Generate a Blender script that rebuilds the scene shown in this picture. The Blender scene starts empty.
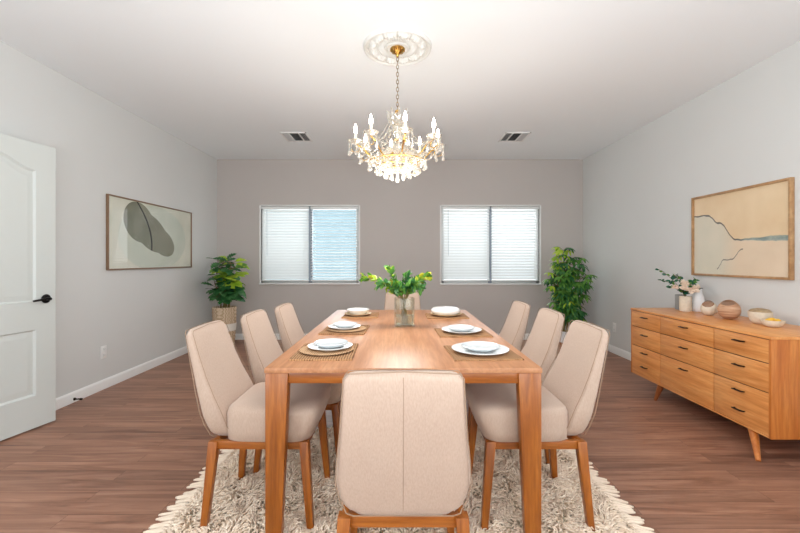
import bpy, bmesh, math, random
import numpy as np
from mathutils import Vector, Matrix, noise
random.seed(7)
rng = np.random.default_rng(7)
PI = math.pi
S = bpy.context.scene
COL = S.collection

# ------------------------------------------------------------------ materials
def srgb(r, g, b):
    def f(c):
        c /= 255.0
        return c / 12.92 if c <= 0.04045 else ((c + 0.055) / 1.055) ** 2.4
    return (f(r), f(g), f(b), 1.0)

class NT:
    def __init__(s, name):
        s.m = bpy.data.materials.new(name); s.m.use_nodes = True
        s.t = s.m.node_tree; s.n = s.t.nodes; s.l = s.t.links
        s.bsdf = s.n.get('Principled BSDF'); s.out = s.n.get('Material Output')
    def new(s, typ, **kw):
        n = s.n.new(typ)
        for k, v in kw.items(): setattr(n, k, v)
        return n
    def link(s, a, b): s.l.new(a, b)
    def coords(s, scale=(1, 1, 1), rot=(0, 0, 0)):
        tc = s.new('ShaderNodeTexCoord'); mp = s.new('ShaderNodeMapping')
        mp.inputs['Scale'].default_value = scale; mp.inputs['Rotation'].default_value = rot
        s.link(tc.outputs['Object'], mp.inputs['Vector']); return mp.outputs['Vector']
    def noise(s, vec, scale, detail=3, rough=0.55, dist=0.0):
        n = s.new('ShaderNodeTexNoise'); n.inputs['Scale'].default_value = scale
        n.inputs['Detail'].default_value = detail; n.inputs['Roughness'].default_value = rough
        n.inputs['Distortion'].default_value = dist
        if vec is not None: s.link(vec, n.inputs['Vector'])
        return n.outputs['Fac']
    def ramp(s, fac, stops):
        r = s.new('ShaderNodeValToRGB'); e = r.color_ramp.elements
        while len(e) < len(stops): e.new(0.5)
        for el, (p, c) in zip(e, stops): el.position = p; el.color = c
        s.link(fac, r.inputs['Fac']); return r.outputs['Color']
    def mix(s, fac, a, b, mode='MIX'):
        m = s.new('ShaderNodeMix', data_type='RGBA', blend_type=mode)
        for sock, v in ((m.inputs['Factor'], fac), (m.inputs['A'], a), (m.inputs['B'], b)):
            pass
        def put(sock, v):
            if hasattr(v, 'is_linked') or hasattr(v, 'links'): s.link(v, sock)
            else: sock.default_value = v
        put(m.inputs[0], fac); put(m.inputs[6], a); put(m.inputs[7], b)
        return m.outputs[2]
    def bump(s, h, strength=0.2, dist=0.01):
        b = s.new('ShaderNodeBump'); b.inputs['Strength'].default_value = strength
        b.inputs['Distance'].default_value = dist
        s.link(h, b.inputs['Height']); s.link(b.outputs['Normal'], s.bsdf.inputs['Normal'])
    def set(s, **kw):
        for k, v in kw.items():
            s.bsdf.inputs[k.replace('_', ' ')].default_value = v
        return s

def plain(name, col, rough=0.5, var=0.0, vscale=8, bump=0.0, bscale=80, **kw):
    t = NT(name); t.set(Roughness=rough, **kw)
    if var:
        v = t.coords(); f = t.noise(v, vscale)
        lo = tuple(c * (1 - var) for c in col[:3]) + (1,); hi = tuple(min(1, c * (1 + var)) for c in col[:3]) + (1,)
        t.link(t.ramp(f, [(0.3, lo), (0.7, hi)]), t.bsdf.inputs['Base Color'])
    else: t.set(Base_Color=col)
    if bump:
        v = t.coords(); t.bump(t.noise(v, bscale, 4), bump, 0.004)
    return t.m

def wood(name, cols, grain=(1, 14, 14), scale=3.0, rough=0.35, coat=0.0, rings=True):
    t = NT(name); v = t.coords(grain)
    a = t.noise(v, scale, 6, 0.6, 0.4)
    b = t.noise(t.coords(tuple(g * 4 for g in grain)), scale, 3, 0.7)
    c1 = t.ramp(a, [(0.28, cols[0]), (0.5, cols[1]), (0.72, cols[2])])
    dk = tuple(c * 0.78 for c in cols[0][:3]) + (1,)
    f = t.ramp(b, [(0.35, (0.35, 0.35, 0.35, 1)), (0.6, (0, 0, 0, 1))])
    t.link(t.mix(f, c1, dk), t.bsdf.inputs['Base Color'])
    t.set(Roughness=rough, Coat_Weight=coat, Coat_Roughness=0.15)
    t.bump(b, 0.08, 0.002)
    return t.m

def floor_mat():
    t = NT('laminate_planks')
    tc = t.new('ShaderNodeTexCoord')
    br = t.new('ShaderNodeTexBrick')
    br.offset = 0.37; br.squash = 1.0
    br.inputs['Scale'].default_value = 1.0
    br.inputs['Brick Width'].default_value = 1.15
    br.inputs['Row Height'].default_value = 0.10
    br.inputs['Mortar Size'].default_value = 0.0009
    br.inputs['Mortar Smooth'].default_value = 0.2
    br.inputs['Color1'].default_value = (0, 0, 0, 1); br.inputs['Color2'].default_value = (1, 1, 1, 1)
    br.inputs['Mortar'].default_value = (0.5, 0.5, 0.5, 1)
    t.link(tc.outputs['Object'], br.inputs['Vector'])
    # grain shifted by plank colour
    mp = t.new('ShaderNodeMapping'); mp.inputs['Scale'].default_value = (1.0, 11, 1)
    t.link(tc.outputs['Object'], mp.inputs['Vector'])
    add = t.new('ShaderNodeVectorMath', operation='MULTIPLY_ADD')
    t.link(br.outputs['Color'], add.inputs[0]); add.inputs[1].default_value = (3, 7, 5)
    t.link(mp.outputs['Vector'], add.inputs[2])
    g = t.noise(add.outputs[0], 1.7, 6, 0.62, 0.8)
    base = t.ramp(g, [(0.22, srgb(104, 71, 56)), (0.42, srgb(142, 101, 81)), (0.58, srgb(163, 120, 98)), (0.8, srgb(186, 146, 122))])
    tone = t.ramp(br.outputs['Color'], [(0.0, (0.80, 0.78, 0.78, 1)), (0.5, (1.0, 0.97, 0.95, 1)), (1.0, (1.12, 1.10, 1.08, 1))])
    c = t.mix(1.0, base, tone, 'MULTIPLY')
    c = t.mix(br.outputs['Fac'], c, srgb(84, 54, 42))
    t.link(c, t.bsdf.inputs['Base Color'])
    t.set(Roughness=0.42, Specular_IOR_Level=0.45)
    t.bump(g, 0.05, 0.003)
    return t.m

def fabric_mat():
    t = NT('beige_upholstery')
    v = t.coords((260, 260, 60)); a = t.noise(v, 1.0, 2)
    b = t.noise(t.coords((1, 1, 1)), 7, 3)
    c = t.ramp(a, [(0.3, srgb(184, 158, 140)), (0.7, srgb(197, 173, 154))])
    c = t.mix(0.25, c, t.ramp(b, [(0.3, srgb(184, 158, 140)), (0.7, srgb(199, 175, 157))]))
    t.link(c, t.bsdf.inputs['Base Color'])
    t.set(Roughness=0.85, Sheen_Weight=0.25, Sheen_Roughness=0.5)
    t.bump(a, 0.12, 0.002)
    return t.m

def woven_mat(name, c0, c1, scale=90):
    t = NT(name)
    v = t.coords()
    w = t.new('ShaderNodeTexWave', wave_type='BANDS', bands_direction='X'); w.inputs['Scale'].default_value = scale * 0.35
    w.inputs['Distortion'].default_value = 2.0; w.inputs['Detail'].default_value = 2
    w2 = t.new('ShaderNodeTexWave', wave_type='BANDS', bands_direction='Y'); w2.inputs['Scale'].default_value = scale * 0.35
    w2.inputs['Distortion'].default_value = 2.0
    t.link(v, w.inputs['Vector']); t.link(v, w2.inputs['Vector'])
    m = t.mix(0.5, w.outputs['Color'], w2.outputs['Color'])
    t.link(t.ramp(m, [(0.25, c0), (0.7, c1)]), t.bsdf.inputs['Base Color'])
    t.set(Roughness=0.9); t.bump(m, 0.6, 0.004)
    return t.m

def thin_glass(name, tint=(1, 1, 1, 1), refl=1.0, rough=0.0):
    t = NT(name); t.n.remove(t.bsdf)
    tr = t.new('ShaderNodeBsdfTransparent'); tr.inputs['Color'].default_value = tint
    gl = t.new('ShaderNodeBsdfGlossy'); gl.inputs['Roughness'].default_value = rough
    fr = t.new('ShaderNodeFresnel'); fr.inputs['IOR'].default_value = 1.5
    mx = t.new('ShaderNodeMixShader')
    ml = t.new('ShaderNodeMath', operation='MULTIPLY'); ml.inputs[1].default_value = refl
    ge = t.new('ShaderNodeNewGeometry'); inv = t.new('ShaderNodeMath', operation='SUBTRACT'); inv.inputs[0].default_value = 1.0
    t.link(ge.outputs['Backfacing'], inv.inputs[1]); m3 = t.new('ShaderNodeMath', operation='MULTIPLY')
    t.link(fr.outputs[0], ml.inputs[0]); t.link(ml.outputs[0], m3.inputs[0]); t.link(inv.outputs[0], m3.inputs[1]); t.link(m3.outputs[0], mx.inputs[0])
    t.link(tr.outputs[0], mx.inputs[1]); t.link(gl.outputs[0], mx.inputs[2]); t.link(mx.outputs[0], t.out.inputs['Surface'])
    return t.m

def crystal_mat():
    t = NT('cut_crystal'); t.n.remove(t.bsdf)
    tr = t.new('ShaderNodeBsdfTransparent'); tr.inputs['Color'].default_value = (0.95, 0.93, 0.88, 1)
    gl = t.new('ShaderNodeBsdfGlossy'); gl.inputs['Roughness'].default_value = 0.08
    df = t.new('ShaderNodeBsdfTranslucent'); df.inputs['Color'].default_value = (1, 0.97, 0.9, 1)
    d2 = t.new('ShaderNodeBsdfDiffuse'); d2.inputs['Color'].default_value = (1, 0.97, 0.91, 1)
    m0 = t.new('ShaderNodeMixShader'); m0.inputs[0].default_value = 0.5
    m1 = t.new('ShaderNodeMixShader'); m1.inputs[0].default_value = 0.24
    m2 = t.new('ShaderNodeMixShader'); m2.inputs[0].default_value = 0.3
    t.link(df.outputs[0], m0.inputs[1]); t.link(d2.outputs[0], m0.inputs[2])
    t.link(tr.outputs[0], m1.inputs[1]); t.link(m0.outputs[0], m1.inputs[2])
    t.link(m1.outputs[0], m2.inputs[1]); t.link(gl.outputs[0], m2.inputs[2]); t.link(m2.outputs[0], t.out.inputs['Surface'])
    return t.m

def slat_mat():
    t = NT('white_blind_slat'); t.set(Base_Color=(0.86, 0.87, 0.86, 1), Roughness=0.5)
    tl = t.new('ShaderNodeBsdfTranslucent'); tl.inputs['Color'].default_value = (0.9, 0.92, 0.92, 1)
    mx = t.new('ShaderNodeMixShader'); mx.inputs[0].default_value = 0.35
    t.link(t.bsdf.outputs[0], mx.inputs[1]); t.link(tl.outputs[0], mx.inputs[2]); t.link(mx.outputs[0], t.out.inputs['Surface'])
    return t.m

def leaf_mat(name, c0, c1, c2):
    t = NT(name); f = t.noise(t.coords(), 9, 3)
    c = t.ramp(f, [(0.3, c0), (0.5, c1), (0.7, c2)])
    t.link(c, t.bsdf.inputs['Base Color']); t.set(Roughness=0.27)
    tl = t.new('ShaderNodeBsdfTranslucent'); t.link(c, tl.inputs['Color'])
    mx = t.new('ShaderNodeMixShader'); mx.inputs[0].default_value = 0.25
    t.link(t.bsdf.outputs[0], mx.inputs[1]); t.link(tl.outputs[0], mx.inputs[2]); t.link(mx.outputs[0], t.out.inputs['Surface'])
    return t.m

def emit(name, col, st):
    t = NT(name); t.set(Base_Color=col, Emission_Color=col, Emission_Strength=st); return t.m

M = {}
M['wall'] = plain('wall_paint', srgb(218, 219, 217), 0.85, 0.015, 1.2, 0.12, 55)
M['wall_back'] = plain('back_wall_tone', srgb(197, 190, 185), 0.85, 0.015, 1.2, 0.12, 55)  # darker and warmer than the side walls
M['ceiling'] = plain('ceiling_paint', srgb(245, 249, 251), 0.9, 0.0, 2, 0.1, 45)
M['trim'] = plain('white_trim', srgb(240, 240, 238), 0.4)
M['door'] = plain('door_paint', srgb(208, 212, 208), 0.45)
M['floor'] = floor_mat()
M['fabric'] = fabric_mat()
M['piping'] = plain('piping_fabric', srgb(160, 134, 112), 0.8)
WO = [srgb(128, 66, 14), srgb(164, 91, 25), srgb(188, 114, 42)]
M['wood_z'] = wood('honey_wood_upright', WO, (10, 10, 0.8), 3.0, 0.35, 0.15)
M['wood_x'] = wood('honey_wood_cross', WO, (0.8, 10, 10), 3.0, 0.35, 0.15)
M['wood_y'] = wood('honey_wood_length', WO, (10, 0.8, 10), 3.0, 0.35, 0.15)
M['top'] = wood('table_top_wood', [srgb(174, 117, 79), srgb(196, 139, 99), srgb(210, 156, 116)], (9, 0.6, 9), 2.2, 0.36, 0.0); M['top'].node_tree.nodes['Principled BSDF'].inputs['Specular IOR Level'].default_value = 0.35
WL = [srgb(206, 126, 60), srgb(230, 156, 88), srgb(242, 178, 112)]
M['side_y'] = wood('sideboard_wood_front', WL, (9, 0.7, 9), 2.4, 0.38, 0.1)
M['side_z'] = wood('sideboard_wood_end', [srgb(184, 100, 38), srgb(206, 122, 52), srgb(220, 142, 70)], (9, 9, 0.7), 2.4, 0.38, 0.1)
M['leg_dark'] = wood('dark_wood_leg_shade', [srgb(120, 62, 28), srgb(150, 84, 42), srgb(170, 100, 54)], (10, 10, 1), 3.0, 0.35, 0.1)  # shade of the far sideboard legs put into the colour; pot base too
M['gap'] = plain('dark_gap', srgb(70, 38, 20), 0.7)
M['rug'] = plain('cream_wool', srgb(250, 229, 207), 0.95, 0.07, 14)
M['rug_back'] = plain('rug_backing', srgb(196, 182, 158), 0.95)
M['bronze'] = plain('dark_bronze', srgb(48, 34, 26), 0.35, Metallic=0.8)
M['black'] = plain('black_metal', srgb(26, 25, 26), 0.35, Metallic=0.6)
M['gold'] = plain('warm_gold', srgb(214, 170, 92), 0.25, Metallic=1.0)
M['chain'] = plain('aged_brass', srgb(150, 126, 92), 0.35, Metallic=1.0)
M['crystal'] = crystal_mat()
M['bulb'] = emit('warm_bulb', (1.0, 0.92, 0.78, 1), 28)
M['candle'] = plain('candle_sleeve', srgb(244, 236, 216), 0.5)
M['sleeve_grey'] = plain('silver_sleeve', srgb(150, 140, 126), 0.3, Metallic=0.8)
M['plaster'] = plain('white_plaster', srgb(228, 228, 224), 0.75)
M['mat_weave'] = woven_mat('seagrass_weave', srgb(104, 68, 38), srgb(192, 146, 102), 75)
M['straw'] = woven_mat('straw_weave', srgb(160, 116, 76), srgb(218, 182, 142), 90)
M['basket'] = woven_mat('basket_weave', srgb(176, 146, 112), srgb(226, 204, 176), 60)
M['porcelain'] = plain('white_porcelain', srgb(240, 240, 238), 0.18, Coat_Weight=0.4)
M['bowl_grey'] = plain('pale_grey_glaze', srgb(222, 227, 229), 0.15, Coat_Weight=0.4)
M['stoneware'] = plain('tan_stoneware', srgb(214, 188, 150), 0.5, 0.06, 30)
M['slat'] = slat_mat()
M['vinyl'] = plain('white_vinyl', srgb(236, 238, 236), 0.4)
M['glass'] = thin_glass('window_glass')
M['picture_glass'] = thin_glass('picture_glass', (1, 1, 1, 1), 0.5)
M['soil'] = plain('potting_soil', srgb(84, 60, 44), 0.95, 0.25, 40)
M['stem'] = plain('plant_stem', srgb(120, 104, 54), 0.7, 0.2, 20)
M['leaf_dark'] = leaf_mat('dark_leaf', srgb(40, 88, 50), srgb(62, 118, 66), srgb(98, 152, 92))
M['leaf_mid'] = leaf_mat('mid_leaf', srgb(70, 124, 56), srgb(98, 154, 66), srgb(140, 186, 92))
M['leaf_lime'] = leaf_mat('lime_leaf', srgb(140, 184, 44), srgb(178, 210, 66), srgb(208, 224, 92))
M['leaf_yellow'] = leaf_mat('yellow_leaf', srgb(188, 188, 50), srgb(210, 204, 66), srgb(228, 218, 104))
M['euca'] = leaf_mat('eucalyptus_leaf', srgb(30, 84, 66), srgb(52, 108, 84), srgb(96, 142, 108))
M['blush'] = plain('blush_petal', srgb(240, 220, 200), 0.8, 0.12, 60)
M['cream_ceramic'] = plain('cream_ceramic', srgb(226, 214, 194), 0.7, 0.08, 40, 0.5, 90)
M['grey_ceramic'] = plain('grey_ceramic', srgb(150, 154, 154), 0.35, 0.05, 10)
M['white_ceramic'] = plain('white_ceramic', srgb(232, 234, 236), 0.35)
M['lemon'] = plain('yellow_fruit', srgb(244, 190, 60), 0.45, 0.08, 30)

def strata_mat():
    t = NT('striped_clay'); v = t.coords((4, 4, 55)); a = t.noise(v, 1.2, 4, 0.5, 1.0)
    t.link(t.ramp(a, [(0.3, srgb(158, 108, 76)), (0.5, srgb(196, 150, 116)), (0.7, srgb(222, 190, 160))]), t.bsdf.inputs['Base Color'])
    t.set(Roughness=0.7); t.bump(a, 0.4, 0.004); return t.m
M['strata'] = strata_mat()
M['rim_brown'] = plain('raw_clay_rim', srgb(150, 104, 74), 0.8)
M['inner_brown'] = plain('raw_clay_inside', srgb(216, 180, 152), 0.8)

# ------------------------------------------------------------------ mesh builder
class MB:
    def __init__(s): s.v = []; s.f = []; s.mi = []; s.mats = []
    def m(s, mat):
        mat = M[mat] if isinstance(mat, str) else mat
        if mat not in s.mats: s.mats.append(mat)
        return s.mats.index(mat)
    def add(s, vs, fs, mat, T=None):
        k = len(s.v); i = s.m(mat)
        if T is not None: vs = [T @ Vector(p) for p in vs]
        s.v += [tuple(p) for p in vs]; s.f += [tuple(k + a for a in f) for f in fs]; s.mi += [i] * len(fs)
        return s
    def box(s, a, b, mat, bev=0.0, T=None, seg=2):
        x0, y0, z0 = a; x1, y1, z1 = b
        vs = [(x0,y0,z0),(x1,y0,z0),(x1,y1,z0),(x0,y1,z0),(x0,y0,z1),(x1,y0,z1),(x1,y1,z1),(x0,y1,z1)]
        fs = [(0,3,2,1),(4,5,6,7),(0,1,5,4),(1,2,6,5),(2,3,7,6),(3,0,4,7)]
        return s.hexa(vs, mat, bev, T, seg, fs)
    def hexa(s, vs, mat, bev=0.0, T=None, seg=2, fs=None):
        fs = fs or [(0,3,2,1),(4,5,6,7),(0,1,5,4),(1,2,6,5),(2,3,7,6),(3,0,4,7)]
        if bev > 0:
            bm = bmesh.new(); bv = [bm.verts.new(v) for v in vs]
            for f in fs: bm.faces.new([bv[i] for i in f])
            bmesh.ops.bevel(bm, geom=bm.edges[:], offset=bev, segments=seg, profile=0.5, affect='EDGES')
            bm.verts.index_update()
            vs = [v.co.copy() for v in bm.verts]; fs = [tuple(v.index for v in f.verts) for f in bm.faces]; bm.free()
        return s.add(vs, fs, mat, T)
    def loft(s, rings, mat, cap0=True, cap1=True, closed=True, T=None):
        n = len(rings[0]); vs = [p for r in rings for p in r]; fs = []
        for i in range(len(rings) - 1):
            for j in range(n if closed else n - 1):
                a = i*n + j; b = i*n + (j+1) % n
                fs.append((a, b, b + n, a + n))
        if cap0: fs.append(tuple(range(n-1, -1, -1)))
        if cap1: fs.append(tuple((len(rings)-1)*n + j for j in range(n)))
        return s.add(vs, fs, mat, T)
    def lathe(s, prof, mat, seg=32, T=None, cx=0, cy=0):
        rings = [[(cx + r*math.cos(2*PI*j/seg), cy + r*math.sin(2*PI*j/seg), z) for j in range(seg)] for r, z in prof]
        return s.loft(rings, mat, prof[0][0] > 1e-5, prof[-1][0] > 1e-5, True, T)
    def tube(s, pts, rad, mat, seg=8, T=None, cap=True):
        pts = [Vector(p) for p in pts]; n = len(pts)
        if not hasattr(rad, '__len__'): rad = [rad] * n
        rings = []; up = None
        for i, p in enumerate(pts):
            d = (pts[min(i+1, n-1)] - pts[max(i-1, 0)]).normalized()
            if up is None:
                up = Vector((0, 0, 1)) if abs(d.z) < 0.9 else Vector((1, 0, 0))
            u = (up - d * up.dot(d))
            u = u.normalized() if u.length > 1e-6 else d.orthogonal().normalized()
            w = d.cross(u); up = u
            rings.append([p + (u*math.cos(2*PI*j/seg) + w*math.sin(2*PI*j/seg)) * rad[i] for j in range(seg)])
        return s.loft(rings, mat, cap, cap, True, T)
    def sphere(s, c, r, mat, seg=12, T=None, sc=(1, 1, 1)):
        n = max(4, seg // 2)
        rings = []
        for i in range(1, n):
            a = -PI/2 + PI*i/n
            rings.append([(c[0]+sc[0]*r*math.cos(a)*math.cos(2*PI*j/seg), c[1]+sc[1]*r*math.cos(a)*math.sin(2*PI*j/seg), c[2]+sc[2]*r*math.sin(a)) for j in range(seg)])
        return s.loft(rings, mat, True, True, True, T)
    def build(s, name, parent=None, angle=40, loc=None):
        me = bpy.data.meshes.new(name); me.from_pydata([tuple(v) for v in s.v], [], s.f)
        for m in s.mats: me.materials.append(m)
        me.polygons.foreach_set('material_index', s.mi)
        me.polygons.foreach_set('use_smooth', [True] * len(s.f)); me.update()
        bm = bmesh.new(); bm.from_mesh(me); bmesh.ops.recalc_face_normals(bm, faces=bm.faces[:]); bm.to_mesh(me); bm.free()
        if angle < 180: me.set_sharp_from_angle(angle=math.radians(angle))
        o = bpy.data.objects.new(name, me); COL.objects.link(o)
        if parent: o.parent = parent
        if loc: o.location = loc
        return o

def tag(o, label=None, cat=None, group=None, kind=None):
    if label: o['label'] = label
    if cat: o['category'] = cat
    if group: o['group'] = group
    if kind: o['kind'] = kind
    return o
def thing(name, label, cat, loc=(0, 0, 0), rz=0, group=None):
    o = bpy.data.objects.new(name, None); COL.objects.link(o); o.empty_display_size = 0.1
    o.location = loc; o.rotation_euler = (0, 0, rz)
    return tag(o, label, cat, group)
def copy_tree(o, parent=None):
    c = o.copy(); COL.objects.link(c); c.parent = parent
    for ch in list(o.children): copy_tree(ch, c)
    return c
def struct(o): o['kind'] = 'structure'; return o

# ------------------------------------------------------------------ the room
HX, YB, YF, H = 2.785, 6.09, -3.0, 2.74
CAM = Vector((0, 0, 1.21))
W1 = (-2.115, -0.632, 0.862, 2.03)      # back wall openings x0,x1,z0,z1
W2 = (0.632, 2.122, 0.856, 2.03)
TH = 0.16

struct(MB().box((-HX-TH, YF-TH, -0.12), (HX+TH, YB+TH, 0.0), 'floor').build('floor'))
struct(MB().box((-HX-TH, YF-TH, H), (HX+TH, YB+TH, H+0.12), 'ceiling').build('ceiling'))
SW = (-2.7, -0.5, 0.5, 2.35)     # unseen side windows, added to light the opposite walls: y0, y1, z0, z1
def side_wall(name, a, b):
    w = MB(); y0, y1, z0, z1 = SW
    w.box((a, YF-TH, 0), (b, y0, H), 'wall'); w.box((a, y1, 0), (b, YB+TH, H), 'wall')
    w.box((a, y0, 0), (b, y1, z0), 'wall'); w.box((a, y0, z1), (b, y1, H), 'wall'); struct(w.build(name))
side_wall('wall_left', -HX-TH, -HX); side_wall('wall_right', HX, HX+TH)

def wall_with_holes(name, y0, y1, holes, mat):
    b = MB(); xs = sorted({-HX, HX} | {h[0] for h in holes} | {h[1] for h in holes})
    for a, c in zip(xs[:-1], xs[1:]):
        hs = [h for h in holes if h[0] <= a + 1e-6 and h[1] >= c - 1e-6]
        if not hs: b.box((a, y0, 0), (c, y1, H), mat)
        else:
            h = hs[0]
            if h[2] > 0: b.box((a, y0, 0), (c, y1, h[2]), mat)
            b.box((a, y0, h[3]), (c, y1, H), mat)
    return struct(b.build(name))
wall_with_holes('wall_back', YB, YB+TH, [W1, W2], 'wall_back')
FW = [(-2.35, -0.25, 0.05, 2.35), (0.25, 2.35, 0.05, 2.35)]  # openings of the front windows added behind the camera for light
wall_with_holes('wall_front', YF-TH, YF, FW, 'wall')

# baseboards with a small rounded top
def baseboard(name, x0, y0, x1, y1, nx, ny):
    L = Vector((x1-x0, y1-y0, 0)); u = Vector((nx, ny, 0)); prof = [(0, 0), (0.016, 0), (0.016, 0.07), (0.012, 0.082), (0.005, 0.09), (0, 0.09)]
    rings = [[Vector((px, py, 0)) + u*a + Vector((0, 0, z)) for a, z in prof] for px, py in ((x0, y0), (x1, y1))]
    struct(MB().loft(rings, 'trim').build(name, angle=30))
baseboard('baseboard_left', -HX, YF, -HX, YB, 1, 0)
baseboard('baseboard_right', HX, YF, HX, YB, -1, 0)
baseboard('baseboard_back', -HX+.016, YB, HX-.016, YB, 0, -1)

# windows in the back wall
def window(n, w, y=YB):
    x0, x1, z0, z1 = w
    r = bpy.data.objects.new('window_%d' % n, None); COL.objects.link(r); struct(r)
    r.location = ((x0+x1)/2, y+0.1, z0)
    T = Matrix.Translation((-r.location.x, -r.location.y, -r.location.z))
    f = MB(); fw = 0.042; a, b = y+0.036, y+0.11
    f.box((x0, a, z0), (x0+fw, b, z1), 'vinyl', 0.004, T); f.box((x1-fw, a, z0), (x1, b, z1), 'vinyl', 0.004, T)
    f.box((x0, a, z0), (x1, b, z0+fw), 'vinyl', 0.004, T); f.box((x0, a, z1-fw), (x1, b, z1), 'vinyl', 0.004, T)
    f.build('window_frame', r)
    xm = (x0+x1)/2
    MB().box((xm-0.028, a-0.004, z0), (xm+0.028, b, z1), plain('mullion_gap_shade', srgb(146, 156, 166), 0.5), 0.004, T).build('mullion', r)  # grey colour imitates the shaded gap between the two blinds
    MB().box((x0+fw, a+0.03, z0+fw), (xm-.028, a+0.036, z1-fw), 'glass', 0, T).build('pane', r)
    MB().box((xm+.028, a+0.03, z0+fw), (x1-fw, a+0.036, z1-fw), 'glass', 0, T).build('pane', r)
    # slim casing around the opening
    c = MB(); t = 0.024
    c.box((x0-t, y-0.012, z0-t), (x0, y+0.036, z1+0.01), 'trim', 0.003, T); c.box((x1, y-0.012, z0-t), (x1+t, y+0.036, z1+0.01), 'trim', 0.003, T)
    c.box((x0, y-0.012, z1-0.0), (x1, y+0.036, z1+0.02), 'trim', 0.003, T)
    c.build('window_casing', r)
    MB().box((x0-t, y-0.03, z0-t), (x1+t, y+0.036, z0), 'trim', 0.004, T).build('window_sill', r)
    return r
window(1, W1); window(2, W2)
def added_front_window(n, w):  # unseen window, added as a way in for light
    x0, x1, z0, z1 = w; y = YF
    r = bpy.data.objects.new('window_%d' % n, None); COL.objects.link(r); struct(r)
    f = MB(); fw = 0.06; a, b = y-0.12, y-0.04
    for p, q in (((x0, a, z0), (x0+fw, b, z1)), ((x1-fw, a, z0), (x1, b, z1)), ((x0, a, z0), (x1, b, z0+fw)), ((x0, a, z1-fw), (x1, b, z1)), (((x0+x1)/2-.03, a, z0), ((x0+x1)/2+.03, b, z1))):
        f.box(p, q, 'vinyl', 0.004)
    f.build('window_frame', r)
    MB().box((x0+fw, a+.03, z0+fw), (x1-fw, a+.036, z1-fw), 'glass').build('pane', r)
for i, w in enumerate(FW): added_front_window(3+i, w)
def added_side_window(n, sx):  # unseen window, added so light reaches the far side wall
    y0, y1, z0, z1 = SW; r = bpy.data.objects.new('window_%d' % n, None); COL.objects.link(r); struct(r)
    a, b = sorted((sx*(HX+0.06), sx*(HX+0.13))); f = MB(); fw = 0.05; ym = (y0+y1)/2
    for p, q in (((a, y0, z0), (b, y0+fw, z1)), ((a, y1-fw, z0), (b, y1, z1)), ((a, y0, z0), (b, y1, z0+fw)), ((a, y0, z1-fw), (b, y1, z1)), ((a, ym-.03, z0), (b, ym+.03, z1))):
        f.box(p, q, 'vinyl', 0.004)
    f.build('window_frame', r)
    MB().box((a+.03, y0+fw, z0+fw), (a+.036, y1-fw, z1-fw), 'glass').build('pane', r)
added_side_window(5, -1); added_side_window(6, 1)

# blinds: one on each half of the two back windows
def blind(x0, x1, z0, z1, tilt, label, wand, seed):
    rr = random.Random(seed)
    y = YB + 0.008
    t = thing('window_blind', label, 'blind', ((x0+x1)/2, y, z0), 0, 'horizontal blinds on the back windows')
    hw = (x1-x0)/2 - 0.004; hh = z1 - z0
    MB().box((-hw, -0.028, hh-0.045), (hw, 0.028, hh-0.003), 'vinyl', 0.004).build('headrail', t)
    s = MB(); l = None; n = int((hh-0.075) / 0.0425)
    for i in range(n):
        z = hh - 0.07 - i*0.0425; a = tilt + rr.uniform(-0.03, 0.03); ca, sa = math.cos(a), math.sin(a)
        rings = []
        for xx in (-hw+0.004, hw-0.004):
            ring = []
            for u, e in ((-0.025, 0), (-0.0125, 0.002), (0, 0.003), (0.0125, 0.002), (0.025, 0)):
                ring.append((xx, u*ca - e*sa, z + u*sa + e*ca))
            for u, e in ((0.025, -0.002), (0.0, 0.0012), (-0.025, -0.002)):
                ring.append((xx, u*ca - e*sa, z + u*sa + e*ca))
            rings.append(ring)
        s.loft(rings, 'slat')
    s.build('slats', t, 60)
    zb = hh - 0.07 - n*0.0425
    MB().box((-hw, -0.025, zb-0.004), (hw, 0.025, zb+0.014), 'vinyl', 0.004).build('bottom_rail', t)
    l = MB()
    for fx in (-0.8, 0.8):
        MB().tube([(fx*hw, -0.029, zb), (fx*hw, -0.029, hh-0.05)], 0.0012, 'vinyl', 5).build('ladder_cord', t)
    if wand:
        MB().tube([(-hw+0.09, -0.035, hh-0.05), (-hw+0.093, -0.036, hh-0.75)], 0.004, 'bowl_grey', 6).build('tilt_wand', t)
    return t
wl = 'white blind on the %s half of the %s back window%s'
m1 = (W1[0]+W1[1])/2; m2 = (W2[0]+W2[1])/2
blind(W1[0]+.004, m1-.010, W1[2]+.004, W1[3]-.004, math.radians(56), wl % ('left', 'left', ', slats tilted nearly shut'), True, 1)
blind(m1+.010, W1[1]-.004, W1[2]+.004, W1[3]-.004, math.radians(14), wl % ('right', 'left', ', open slats showing pale blue'), False, 2)
blind(W2[0]+.004, m2-.010, W2[2]+.004, W2[3]-.004, math.radians(54), wl % ('left', 'right', ', tilt wand hanging down'), True, 3)
blind(m2+.010, W2[1]-.004, W2[2]+.004, W2[3]-.004, math.radians(46), wl % ('right', 'right', ', nearest the corner tree'), False, 4)

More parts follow.
